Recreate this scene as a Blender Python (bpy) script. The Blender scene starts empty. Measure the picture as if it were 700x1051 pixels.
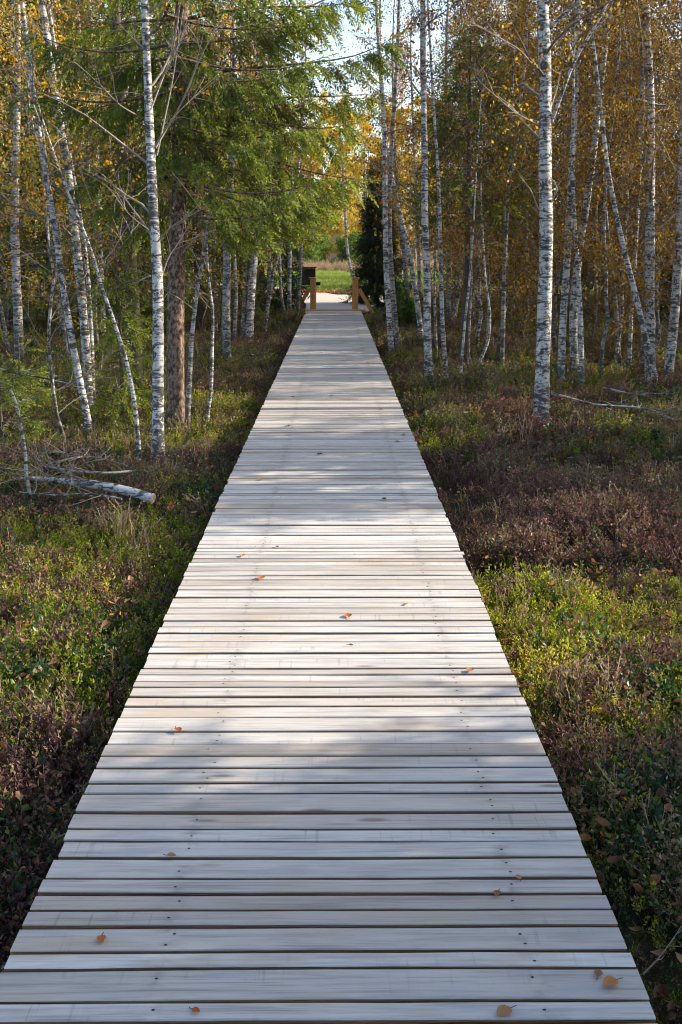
import bpy, math
import numpy as np
from mathutils import Vector, Matrix

rng = np.random.default_rng(7)
sc = bpy.context.scene
col = sc.collection
PI = math.pi

# ------------------------------------------------------------------ camera
PW, PH, F = 700.0, 1051.0, 1100.0          # photo size and focal length in its pixels
HC = 1.70
PITCH = math.atan(270.5 / F)
YAW = math.radians(0.31)
cam_d = bpy.data.cameras.new('camera')
cam = bpy.data.objects.new('camera', cam_d)
col.objects.link(cam)
cam_d.sensor_fit = 'VERTICAL'
cam_d.sensor_height = 36.0
cam_d.lens = F / PH * 36.0
cam_d.clip_start = 0.05
cam_d.clip_end = 2000
cam.location = (0, 0, HC)
cam.rotation_euler = (PI / 2 - PITCH, 0, -YAW)
sc.camera = cam
_R = np.array(Matrix.Rotation(-YAW, 3, 'Z') @ Matrix.Rotation(PI / 2 - PITCH, 3, 'X'))
CAMP = np.array([0, 0, HC])


def ray(x, y):
    """Direction of the view ray through a photo pixel, with unit depth."""
    return _R @ np.array([(x - PW / 2) / F, -(y - PH / 2) / F, -1.0])


# ------------------------------------------------------------------ noise
_perm = np.random.default_rng(3).random((256, 256))


def vnoise(x, y):
    x = np.asarray(x, float); y = np.asarray(y, float)
    xi = np.floor(x).astype(int); yi = np.floor(y).astype(int)
    fx = x - xi; fy = y - yi
    fx = fx * fx * (3 - 2 * fx); fy = fy * fy * (3 - 2 * fy)
    g = lambda a, b: _perm[a & 255, b & 255]
    return (g(xi, yi) * (1 - fx) * (1 - fy) + g(xi + 1, yi) * fx * (1 - fy)
            + g(xi, yi + 1) * (1 - fx) * fy + g(xi + 1, yi + 1) * fx * fy)


def fnoise(x, y, o=3):
    s = 0; a = 1; t = 0
    for i in range(o):
        s = s + a * vnoise(x * 2 ** i + 17.3 * i, y * 2 ** i + 5.1 * i); t += a; a *= .5
    return s / t


def smooth(a, b, x):
    t = np.clip((np.asarray(x, float) - a) / (b - a), 0, 1)
    return t * t * (3 - 2 * t)


DX0, DX1 = -0.809, 0.728                     # deck edges
DXC = (DX0 + DX1) / 2
DECK_END = 30.6


def H(x, y):
    x = np.asarray(x, float); y = np.asarray(y, float)
    d = np.abs(x - DXC)
    base = -0.25 - 0.06 * smooth(1.6, 0.7, d)
    bump = (fnoise(x * .55 + 40, y * .55 + 40) - .5) * .34 * smooth(.7, 2.2, d) + (fnoise(x * 2.1, y * 2.1) - .5) * .18 * smooth(.9, 1.4, d)
    far = smooth(26, 33, y)
    h = (base + bump) * (1 - far) + far * (-0.05 + (fnoise(x * .2, y * .2) - .5) * .25 * smooth(1.5, 6, d))
    h = h + 0.55 * smooth(-4.5, -9, x) * smooth(11, 19, y) * (1 - smooth(60, 90, y))
    h = h + 0.5 * smooth(70, 120, y) + 0.02 * np.maximum(0, y - 120)
    return h


def ground(x, y, up=0.0):
    d = ray(x, y)
    t = 5.0
    for _ in range(60):
        p = CAMP + d * t
        z = float(H(p[0], p[1])) + up
        tn = (z - HC) / d[2] if d[2] < -1e-4 else 150
        t = .5 * t + .5 * min(tn, 300)
    return CAMP + d * t, t


def at_depth(x, y, t):
    return CAMP + ray(x, y) * t


# ------------------------------------------------------------------ mesh helpers
class MB:
    def __init__(s):
        s.V = []; s.Q = []; s.M = []; s.T = []; s.n = 0

    def add(s, V, Q, mat=0, tint=.5):
        V = np.asarray(V, float).reshape(-1, 3); Q = np.asarray(Q, int).reshape(-1, 4)
        s.V.append(V); s.Q.append(Q + s.n)
        s.M.append(np.broadcast_to(np.asarray(mat, int), (len(Q),)))
        s.T.append(np.broadcast_to(np.asarray(tint, float), (len(V),)))
        s.n += len(V)

    def build(s, name, mats, parent=None, smooth_mats=(), origin=None):
        V = np.concatenate(s.V); Q = np.concatenate(s.Q); M = np.concatenate(s.M); T = np.concatenate(s.T)
        if origin is not None: V = V - np.asarray(origin)
        me = bpy.data.meshes.new(name)
        me.vertices.add(len(V)); me.vertices.foreach_set('co', V.astype(np.float32).ravel())
        me.loops.add(Q.size); me.loops.foreach_set('vertex_index', Q.astype(np.int32).ravel())
        me.polygons.add(len(Q))
        me.polygons.foreach_set('loop_start', np.arange(0, Q.size, 4, dtype=np.int32))
        me.polygons.foreach_set('loop_total', np.full(len(Q), 4, np.int32))
        for m in mats: me.materials.append(m)
        me.polygons.foreach_set('material_index', M.astype(np.int32))
        sm = np.isin(M, list(smooth_mats)) if len(smooth_mats) else np.zeros(len(M), bool)
        me.polygons.foreach_set('use_smooth', sm)
        me.update(calc_edges=True)
        at = me.attributes.new('tint', 'FLOAT', 'POINT')
        at.data.foreach_set('value', T.astype(np.float32))
        o = bpy.data.objects.new(name, me); col.objects.link(o)
        if parent is not None: o.parent = parent
        return o


def tube(P, R, n=6, wob=0.0, r=None):
    P = np.asarray(P, float); R = np.asarray(R, float)
    T = np.gradient(P, axis=0); T /= np.linalg.norm(T, axis=1)[:, None] + 1e-9
    ref = np.array([0, 0, 1.0]) if abs(T[:, 2]).mean() < .8 else np.array([1.0, 0, 0])
    A = np.cross(T, ref); A /= np.linalg.norm(A, axis=1)[:, None] + 1e-9
    B = np.cross(T, A)
    th = np.arange(n) / n * 2 * PI
    rr = R[:, None] * np.ones((1, n))
    if wob and r is not None: rr = rr * (1 + (r.random(rr.shape) - .5) * wob)
    V = P[:, None] + rr[..., None] * (np.cos(th)[None, :, None] * A[:, None] + np.sin(th)[None, :, None] * B[:, None])
    k = len(P); i = np.arange(k - 1)[:, None] * n; j = np.arange(n)[None]; j2 = (j + 1) % n
    Q = np.stack([i + j, i + j2, i + n + j2, i + n + j], -1).reshape(-1, 4)
    return V.reshape(-1, 3), Q


def cap_disc(V, n, which):
    """A fan cap as quads for a tube ring (n even)."""
    ring = np.arange(n) if which == 0 else np.arange(len(V) - n, len(V))
    return np.array([[ring[0], ring[2 * k + 1], ring[2 * k + 2], ring[2 * k + 3]] for k in range((n - 2) // 2)])


def rand_rot(r, n):
    q = r.normal(size=(n, 4)); q /= np.linalg.norm(q, axis=1)[:, None]
    w, x, y, z = q.T
    return np.stack([np.stack([1 - 2 * (y * y + z * z), 2 * (x * y - z * w), 2 * (x * z + y * w)], -1),
                     np.stack([2 * (x * y + z * w), 1 - 2 * (x * x + z * z), 2 * (y * z - x * w)], -1),
                     np.stack([2 * (x * z - y * w), 2 * (y * z + x * w), 1 - 2 * (x * x + y * y)], -1)], 1)


def frames(D, r, roll=True):
    """Rotation matrices whose local Y runs along D."""
    D = D / (np.linalg.norm(D, axis=1)[:, None] + 1e-9)
    ref = np.where(np.abs(D[:, 2:3]) < .9, np.array([[0, 0, 1.0]]), np.array([[1.0, 0, 0]]))
    A = np.cross(D, ref); A /= np.linalg.norm(A, axis=1)[:, None] + 1e-9
    B = np.cross(A, D)
    if roll:
        a = r.random(len(D)) * 2 * PI; c = np.cos(a)[:, None]; s_ = np.sin(a)[:, None]
        A, B = A * c + B * s_, -A * s_ + B * c
    return np.stack([A, D, B], -1)


def upright(r, n, tilt=.25):
    yaw = r.random(n) * 2 * PI
    D = np.stack([r.normal(size=n) * tilt, r.normal(size=n) * tilt, np.ones(n)], -1)
    D /= np.linalg.norm(D, axis=1)[:, None]
    A = np.stack([np.cos(yaw), np.sin(yaw), np.zeros(n)], -1)
    A = A - D * (A * D).sum(1)[:, None]; A /= np.linalg.norm(A, axis=1)[:, None]
    B = np.cross(D, A)
    return np.stack([A, B, D], -1)


def scatter(mb, protos, pos, Rm, scale, r, toff=None, tspread=.0):
    """Write transformed copies of small prototype arrays (V, Q, mat, tint) into one mesh."""
    n = len(pos)
    if n == 0: return
    var = r.integers(0, len(protos), n)
    scale = np.broadcast_to(np.asarray(scale, float), (n,))
    toff = np.zeros(n) if toff is None else toff
    for k, (V, Q, M, T) in enumerate(protos):
        ix = np.where(var == k)[0]
        if len(ix) == 0: continue
        W = np.einsum('nij,vj->nvi', Rm[ix], V) * scale[ix][:, None, None] + pos[ix][:, None]
        QQ = (Q[None] + (np.arange(len(ix)) * len(V))[:, None, None]).reshape(-1, 4)
        TT = (T[None] + toff[ix][:, None])
        mb.add(W.reshape(-1, 3), QQ, np.tile(M, len(ix)), np.clip(TT, 0, 1).ravel())


class Proto:
    def __init__(s): s.V = []; s.Q = []; s.M = []; s.T = []; s.n = 0

    def quad(s, pts, mat, t):
        s.V += [tuple(p) for p in pts]; s.Q.append([s.n, s.n + 1, s.n + 2, s.n + 3]); s.M.append(mat); s.T += [t] * 4; s.n += 4

    def leaf(s, p, d, l, w, mat, t, r, fold=.25):
        d = np.array(d, float); d /= np.linalg.norm(d) + 1e-9
        a = np.cross(d, r.normal(size=3)); a /= np.linalg.norm(a) + 1e-9
        u = np.cross(a, d); p = np.array(p, float)
        s.quad([p, p + d * l * .5 + a * w * .5 + u * w * fold, p + d * l, p + d * l * .5 - a * w * .5 + u * w * fold], mat, t)

    def stem(s, p0, p1, w, mat, t, r):
        p0 = np.array(p0, float); p1 = np.array(p1, float); d = p1 - p0
        a = np.cross(d, r.normal(size=3)); a /= np.linalg.norm(a) + 1e-9
        s.quad([p0 - a * w * .5, p0 + a * w * .5, p1 + a * w * .3, p1 - a * w * .3], mat, t)

    def get(s): return np.array(s.V), np.array(s.Q), np.array(s.M), np.array(s.T)


# ------------------------------------------------------------------ materials
def mat_new(name):
    m = bpy.data.materials.new(name); m.use_nodes = True
    nt = m.node_tree; b = nt.nodes['Principled BSDF']
    return m, nt, b


def nd(nt, t, **kw):
    n = nt.nodes.new(t)
    for k, v in kw.items():
        if k.startswith('i_'):
            key = k[2:]
            n.inputs[int(key) if key.isdigit() else key].default_value = v
        else: setattr(n, k, v)
    return n


def ramp(nt, stops, fac=None, interp='LINEAR'):
    n = nt.nodes.new('ShaderNodeValToRGB'); e = n.color_ramp.elements
    n.color_ramp.interpolation = interp
    while len(e) > 1: e.remove(e[-1])
    for i, (p, c) in enumerate(stops):
        x = e[0] if i == 0 else e.new(p)
        x.position = p; c = (c, c, c) if isinstance(c, (int, float)) else c
        x.color = (*c, 1)
    if fac is not None: nt.links.new(fac, n.inputs[0])
    return n


def mixc(nt, fac, a, b, mode='MIX'):
    n = nt.nodes.new('ShaderNodeMix'); n.data_type = 'RGBA'; n.blend_type = mode
    for ix, v in ((0, fac), (6, a), (7, b)):
        s_ = n.inputs[ix]
        if isinstance(v, bpy.types.NodeSocket): nt.links.new(v, s_)
        elif isinstance(v, (int, float)): s_.default_value = v if ix == 0 else (v, v, v, 1)
        else: s_.default_value = (*v, 1)
    return n.outputs[2]


def noise_at(nt, scale3, detail=3, rough=.55, vec=None, scale=1.0, dist=0.0):
    mp = nd(nt, 'ShaderNodeMapping'); mp.inputs['Scale'].default_value = scale3
    if vec is None:
        vec = nd(nt, 'ShaderNodeTexCoord').outputs['Object']
    nt.links.new(vec, mp.inputs[0])
    n = nd(nt, 'ShaderNodeTexNoise'); n.inputs['Scale'].default_value = scale
    n.inputs['Detail'].default_value = detail; n.inputs['Roughness'].default_value = rough
    n.inputs['Distortion'].default_value = dist
    nt.links.new(mp.outputs[0], n.inputs['Vector'])
    return n.outputs[0]


def leaf_mat(name, stops, transl=.35, rough=.55, spec=.25):
    m, nt, b = mat_new(name)
    a = nd(nt, 'ShaderNodeAttribute', attribute_name='tint')
    rp = ramp(nt, stops, a.outputs['Fac'])
    nt.links.new(rp.outputs[0], b.inputs['Base Color'])
    b.inputs['Roughness'].default_value = rough
    b.inputs['Specular IOR Level'].default_value = spec
    if transl > 0:
        tr = nd(nt, 'ShaderNodeBsdfTranslucent'); mx = nd(nt, 'ShaderNodeMixShader'); mx.inputs[0].default_value = transl
        hs = nd(nt, 'ShaderNodeHueSaturation'); hs.inputs['Saturation'].default_value = 1.15; hs.inputs['Value'].default_value = 1.3
        nt.links.new(rp.outputs[0], hs.inputs['Color']); nt.links.new(hs.outputs[0], tr.inputs[0])
        nt.links.new(b.outputs[0], mx.inputs[1]); nt.links.new(tr.outputs[0], mx.inputs[2])
        nt.links.new(mx.outputs[0], nt.nodes['Material Output'].inputs[0])
    return m


def birch_bark(name, white=(.62, .605, .59), dark=.36):
    m, nt, b = mat_new(name)
    tc = nd(nt, 'ShaderNodeTexCoord'); ob = tc.outputs['Object']
    oi = nd(nt, 'ShaderNodeObjectInfo')
    ofs = nd(nt, 'ShaderNodeVectorMath', operation='ADD')
    sc_ = nd(nt, 'ShaderNodeVectorMath', operation='SCALE'); sc_.inputs[0].default_value = (13.1, 7.7, 29.3)
    nt.links.new(oi.outputs['Random'], sc_.inputs['Scale']); nt.links.new(ob, ofs.inputs[0]); nt.links.new(sc_.outputs[0], ofs.inputs[1])
    v = ofs.outputs[0]
    dash = ramp(nt, [(0, 0), (.54, 0), (.585, 1)], noise_at(nt, (7, 7, 34), 4, .7, v, dist=.4))
    band = ramp(nt, [(0, 0), (.525, 0), (.575, .95)], noise_at(nt, (3.2, 3.2, 12), 5, .75, v, dist=.7))
    fine = ramp(nt, [(0, 0), (.60, 0), (.68, 1)], noise_at(nt, (16, 16, 150), 2, .5, v))
    patch = ramp(nt, [(0, 0), (.525, 0), (.58, 1)], noise_at(nt, (9, 9, 10), 5, .78, v, dist=1.0))
    base = ramp(nt, [(0, tuple(c * .72 for c in white)), (.5, white), (1, (.70, .68, .65))], noise_at(nt, (9, 9, 14), 4, .6, v))
    pink = mixc(nt, ramp(nt, [(.4, 0), (.7, .55)], noise_at(nt, (3, 3, 3), 2, .5, v)).outputs[0], base.outputs[0], (.50, .44, .38))
    c = mixc(nt, fine.outputs[0], pink, (.30, .28, .27))
    c = mixc(nt, dash.outputs[0], c, (.055, .05, .048))
    c = mixc(nt, band.outputs[0], c, (.085, .075, .07))
    c = mixc(nt, patch.outputs[0], c, (.07, .065, .06))
    # rough black bark near the foot: stored along the trunk in 'tint' (0 top of trunk, 1 foot)
    a = nd(nt, 'ShaderNodeAttribute', attribute_name='tint')
    add = nd(nt, 'ShaderNodeMath', operation='MULTIPLY_ADD'); add.inputs[1].default_value = .34 * dark * 2
    nt.links.new(a.outputs['Fac'], add.inputs[0]); nt.links.new(noise_at(nt, (14, 14, 22), 4, .7, v), add.inputs[2])
    foot = ramp(nt, [(0, 0), (.66, 0), (.78, 1)], add.outputs[0])
    c = mixc(nt, foot.outputs[0], c, (.09, .08, .07))
    nt.links.new(c, b.inputs['Base Color']); b.inputs['Roughness'].default_value = .75
    b.inputs['Specular IOR Level'].default_value = .25
    bp = nd(nt, 'ShaderNodeBump'); bp.inputs['Strength'].default_value = .5; bp.inputs['Distance'].default_value = .01
    nt.links.new(noise_at(nt, (14, 14, 40), 4, .65, v), bp.inputs['Height']); nt.links.new(bp.outputs[0], b.inputs['Normal'])
    return m


def bark(name, c0, c1, scale=(22, 22, 6), lo=.3, hi=.7):
    m, nt, b = mat_new(name)
    n1 = noise_at(nt, scale, 5, .7)
    rp = ramp(nt, [(lo, c0), (hi, c1)], n1)
    nt.links.new(rp.outputs[0], b.inputs['Base Color']); b.inputs['Roughness'].default_value = .85
    b.inputs['Specular IOR Level'].default_value = .2
    bp = nd(nt, 'ShaderNodeBump'); bp.inputs['Strength'].default_value = .8; bp.inputs['Distance'].default_value = .02
    nt.links.new(n1, bp.inputs['Height']); nt.links.new(bp.outputs[0], b.inputs['Normal'])
    return m


M = {}
M['birch'] = birch_bark('birch_bark')
M['birch_grey'] = birch_bark('grey_birch_bark', white=(.38, .36, .34), dark=.5)
M['twig'] = bark('birch_twig', (.16, .125, .10), (.30, .25, .21), (30, 30, 30))
M['pale_twig'] = bark('pale_dead_twig', (.24, .20, .165), (.42, .365, .31), (30, 30, 30))
M['spruce_bark'] = bark('spruce_bark', (.07, .045, .034), (.34, .23, .17), (30, 30, 17), .43, .6)
M['dark_bark'] = bark('dark_bark', (.07, .055, .045), (.17, .13, .10), (26, 26, 9))
M['leaf_gold'] = leaf_mat('golden_leaf', [(0, (.16, .075, .02)), (.3, (.40, .20, .035)), (.6, (.60, .38, .06)), (.85, (.66, .50, .12)), (1, (.42, .42, .10))], .45)
M['leaf_orange'] = leaf_mat('orange_leaf', [(0, (.12, .055, .02)), (.4, (.30, .135, .034)), (.8, (.46, .24, .06)), (1, (.44, .33, .10))], .45)
M['leaf_brown'] = leaf_mat('brown_leaf', [(0, (.04, .024, .015)), (.35, (.10, .054, .022)), (.58, (.17, .10, .032)), (.78, (.26, .17, .045)), (.92, (.30, .22, .05)), (1, (.12, .13, .035))], .35)
M['leaf_ochre'] = leaf_mat('ochre_leaf', [(0, (.06, .034, .016)), (.35, (.18, .10, .03)), (.6, (.30, .19, .04)), (.8, (.36, .27, .06)), (1, (.16, .18, .04))], .4)
M['leaf_green'] = leaf_mat('green_leaf', [(0, (.03, .06, .015)), (.5, (.08, .15, .03)), (1, (.22, .28, .06))], .4)
M['needle'] = leaf_mat('spruce_needle', [(0, (.20, .135, .065)), (.17, (.12, .10, .04)), (.3, (.065, .09, .024)), (.6, (.14, .19, .035)), (1, (.32, .36, .07))], .4)
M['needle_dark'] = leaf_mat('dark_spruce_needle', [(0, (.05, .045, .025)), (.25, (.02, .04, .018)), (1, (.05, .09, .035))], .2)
M['heather'] = leaf_mat('heather_leaf', [(0, (.06, .03, .03)), (.3, (.16, .078, .068)), (.5, (.28, .15, .12)), (.68, (.15, .14, .05)), (.88, (.20, .20, .06)), (1, (.45, .34, .24))], .25)
M['stalk'] = leaf_mat('heath_stem', [(0, (.04, .028, .022)), (1, (.16, .115, .085))], 0)
M['berry'] = leaf_mat('bilberry_leaf', [(0, (.02, .042, .02)), (.4, (.05, .10, .036)), (.72, (.11, .17, .04)), (.88, (.24, .14, .07)), (1, (.33, .17, .11))], .3, .4, .4)
M['moss'] = leaf_mat('moss_and_grass_blade', [(0, (.06, .08, .016)), (.35, (.17, .22, .03)), (.7, (.44, .46, .05)), (1, (.66, .58, .15))], .45)
M['dry'] = leaf_mat('dry_grass_blade', [(0, (.20, .15, .085)), (.6, (.36, .26, .16)), (1, (.50, .40, .27))], .3)
M['litter'] = leaf_mat('fallen_leaf', [(0, (.06, .032, .02)), (.35, (.17, .085, .042)), (.7, (.34, .18, .09)), (.9, (.46, .22, .08)), (1, (.42, .11, .03))], .15)
M['grass'] = leaf_mat('meadow_grass_blade', [(0, (.18, .24, .055)), (.6, (.33, .42, .10)), (1, (.50, .50, .19))], .35)


def wood_top():
    m, nt, b = mat_new('weathered_plank_face')
    tc = nd(nt, 'ShaderNodeTexCoord'); ob = tc.outputs['Object']
    a = nd(nt, 'ShaderNodeAttribute', attribute_name='tint')
    s1 = nd(nt, 'ShaderNodeVectorMath', operation='SCALE'); s1.inputs[0].default_value = (53, 31, 17)
    nt.links.new(a.outputs['Fac'], s1.inputs['Scale'])
    ad = nd(nt, 'ShaderNodeVectorMath', operation='ADD'); nt.links.new(ob, ad.inputs[0]); nt.links.new(s1.outputs[0], ad.inputs[1])
    v = ad.outputs[0]
    grain = noise_at(nt, (2.2, 70, 1), 5, .65, v, dist=.3)
    big = noise_at(nt, (1.7, 6, 1), 3, .55, v)
    saw = noise_at(nt, (55, 2.2, 1), 2, .6, v, dist=.15)
    tone = ramp(nt, [(0, (.35, .29, .23)), (.25, (.46, .41, .36)), (.6, (.53, .497, .455)), (1, (.60, .565, .515))], a.outputs['Fac'])
    g = ramp(nt, [(.30, .62), (.5, 1.0), (.72, 1.08)], grain)
    c = mixc(nt, 1.0, tone.outputs[0], g.outputs[0], 'MULTIPLY')
    g2 = ramp(nt, [(.3, .82), (.5, 1.0), (.7, 1.05)], big)
    c = mixc(nt, 1.0, c, g2.outputs[0], 'MULTIPLY')
    # sparse saw-blade marks across the grain, only on some stretches
    g3 = ramp(nt, [(.33, .80), (.38, 1.0), (.66, 1.0), (.70, 1.06)], saw)
    sm_ = ramp(nt, [(.50, 0), (.60, 1)], noise_at(nt, (1.3, 5, 2), 2, .5, v))
    c = mixc(nt, sm_.outputs[0], c, mixc(nt, 1.0, c, g3.outputs[0], 'MULTIPLY'))
    fi = ramp(nt, [(.30, .72), (.46, 1.0), (.70, 1.05)], noise_at(nt, (7, 260, 1), 3, .7, v))
    c = mixc(nt, 1.0, c, fi.outputs[0], 'MULTIPLY')
    # dark weathering round the two nail rows
    sx = nd(nt, 'ShaderNodeSeparateXYZ'); nt.links.new(ob, sx.inputs[0])
    for xb in (-.43, .48):
        d1 = nd(nt, 'ShaderNodeMath', operation='SUBTRACT'); d1.inputs[1].default_value = xb + .0405; nt.links.new(sx.outputs[0], d1.inputs[0])
        d2 = nd(nt, 'ShaderNodeMath', operation='ABSOLUTE'); nt.links.new(d1.outputs[0], d2.inputs[0])
        d3 = ramp(nt, [(0, .5), (.035, .12), (.07, 0)], d2.outputs[0])
        d4 = nd(nt, 'ShaderNodeMath', operation='MULTIPLY'); nt.links.new(d3.outputs[0], d4.inputs[0])
        d5 = ramp(nt, [(.45, 0), (.62, 1)], noise_at(nt, (14, 26, 4), 3, .6, v)); nt.links.new(d5.outputs[0], d4.inputs[1])
        c = mixc(nt, d4.outputs[0], c, (.20, .19, .19))
    # blue-grey and brown stains
    st = ramp(nt, [(.54, 0), (.68, .6)], noise_at(nt, (3.5, 14, 1), 4, .6, v))
    c = mixc(nt, st.outputs[0], c, (.36, .36, .38))
    st2 = ramp(nt, [(.55, 0), (.70, .6)], noise_at(nt, (2.1, 9, 3), 3, .6, v))
    c = mixc(nt, st2.outputs[0], c, (.44, .34, .24))
    # knots
    vo = nd(nt, 'ShaderNodeTexVoronoi'); vo.inputs['Scale'].default_value = 1.0
    mp = nd(nt, 'ShaderNodeMapping'); mp.inputs['Scale'].default_value = (1.6, 7, 1); nt.links.new(v, mp.inputs[0]); nt.links.new(mp.outputs[0], vo.inputs['Vector'])
    kn = ramp(nt, [(.045, .8), (.10, 0)], vo.outputs['Distance'])
    c = mixc(nt, kn.outputs[0], c, (.20, .15, .12))
    # thin dark drying cracks along the grain
    cr = ramp(nt, [(0, 0), (.70, 0), (.74, .75)], noise_at(nt, (1.1, 110, 1), 2, .5, v, dist=.2))
    crm = ramp(nt, [(.52, 0), (.62, 1)], noise_at(nt, (2, 8, 5), 2, .5, v))
    cc = nd(nt, 'ShaderNodeMath', operation='MULTIPLY'); nt.links.new(cr.outputs[0], cc.inputs[0]); nt.links.new(crm.outputs[0], cc.inputs[1])
    c = mixc(nt, cc.outputs[0], c, (.10, .085, .075))
    nt.links.new(c, b.inputs['Base Color']); b.inputs['Roughness'].default_value = .7
    b.inputs['Specular IOR Level'].default_value = .3
    bp = nd(nt, 'ShaderNodeBump'); bp.inputs['Strength'].default_value = .15; bp.inputs['Distance'].default_value = .002
    nt.links.new(grain, bp.inputs['Height']); nt.links.new(bp.outputs[0], b.inputs['Normal'])
    return m


M['plank'] = wood_top()
M['plank_side'] = bark('plank_sawn_edge', (.15, .09, .055), (.38, .24, .14), (3, 40, 60))
M['nail'] = bark('rusty_nail_head', (.035, .03, .03), (.09, .07, .06))
M['timber'] = bark('fresh_larch_timber', (.60, .28, .085), (.74, .41, .15), (30, 30, 4))
M['board'] = bark('dark_stained_board', (.012, .011, .010), (.03, .026, .022), (3, 30, 30))
M['gravel'] = bark('pale_gravel', (.40, .35, .30), (.62, .56, .50), (9, 9, 9))


def ground_mat():
    m, nt, b = mat_new('peaty_forest_floor')
    n1 = noise_at(nt, (.9, .9, .9), 5, .6); n2 = noise_at(nt, (14, 14, 14), 4, .7)
    a = ramp(nt, [(.3, (.03, .022, .016)), (.5, (.06, .045, .028)), (.7, (.05, .06, .018))], n1)
    c2 = ramp(nt, [(.3, .45), (.6, 1.1), (.8, 1.7)], n2)
    c = mixc(nt, 1.0, a.outputs[0], c2.outputs[0], 'MULTIPLY')
    nt.links.new(c, b.inputs['Base Color']); b.inputs['Roughness'].default_value = .95
    b.inputs['Specular IOR Level'].default_value = .1
    bp = nd(nt, 'ShaderNodeBump'); bp.inputs['Strength'].default_value = 1; bp.inputs['Distance'].default_value = .04
    nt.links.new(n2, bp.inputs['Height']); nt.links.new(bp.outputs[0], b.inputs['Normal'])
    return m


M['ground'] = ground_mat()
M['meadow'] = bark('meadow_turf', (.18, .23, .055), (.30, .37, .09), (1.5, 1.5, 1.5))


def tag(o, label=None, cat=None, group=None, kind=None):
    if label: o['label'] = label
    if cat: o['category'] = cat
    if group: o['group'] = group
    if kind: o['kind'] = kind
    return o


def empty(name, loc, label=None, cat=None, group=None):
    o = bpy.data.objects.new(name, None); col.objects.link(o); o.location = loc
    o.empty_display_size = .2
    return tag(o, label, cat, group)


# ------------------------------------------------------------------ setting
def axis(lo, hi, flo, fhi, fine, grow=1.22):
    a = list(np.arange(flo, fhi + 1e-6, fine))
    s = fine; x = a[-1]
    while x < hi: s *= grow; x += s; a.append(min(x, hi))
    s = fine; x = a[0]; pre = []
    while x > lo: s *= grow; x -= s; pre.append(max(x, lo))
    return np.array(pre[::-1] + a)


xs = axis(-500, 500, -8, 8, .16); ys = axis(-400, 900, 0, 34, .2)
X, Y = np.meshgrid(xs, ys)
Z = H(X, Y)
nx, ny = len(xs), len(ys)
i = np.arange(ny - 1)[:, None] * nx; j = np.arange(nx - 1)[None]
Q = np.stack([i + j, i + j + 1, i + nx + j + 1, i + nx + j], -1).reshape(-1, 4)
mb = MB(); mb.add(np.stack([X, Y, Z], -1), Q)
tag(mb.build('ground', [M['ground']], smooth_mats=(0,)), kind='structure')

# meadow and gravel path beyond the boardwalk: thin sheets following the ground
def sheet(name, poly_rows, mat, dz):
    """poly_rows: list of (y, x_left, x_right)."""
    ys_ = np.linspace(poly_rows[0][0], poly_rows[-1][0], 60)
    r = np.array(poly_rows)
    xl = np.interp(ys_, r[:, 0], r[:, 1]); xr = np.interp(ys_, r[:, 0], r[:, 2])
    u = np.linspace(0, 1, 25)
    X = xl[:, None] * (1 - u) + xr[:, None] * u; Y = np.repeat(ys_[:, None], 25, 1)
    Zs = H(X, Y) + dz
    i = np.arange(59)[:, None] * 25; j = np.arange(24)[None]
    Q = np.stack([i + j, i + j + 1, i + 25 + j + 1, i + 25 + j], -1).reshape(-1, 4)
    m = MB(); m.add(np.stack([X, Y, Zs], -1), Q)
    o = m.build(name, [mat], smooth_mats=(0,))
    return tag(o, kind='structure')


sheet('meadow', [(44, -9, 8), (60, -14, 12), (112, -24, 26)], M['meadow'], .03)
sheet('gravel_path', [(30.9, -.85, .95), (34, -.9, 1.3), (36.5, -1.1, 1.9), (38.5, -1.2, 2.5), (40.3, -1.6, 2.6), (41.2, -1.9, .1), (43, -2.4, -.45), (47.5, -4.2, -1.7), (52, -8, -3.5)], M['gravel'], .06)

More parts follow.
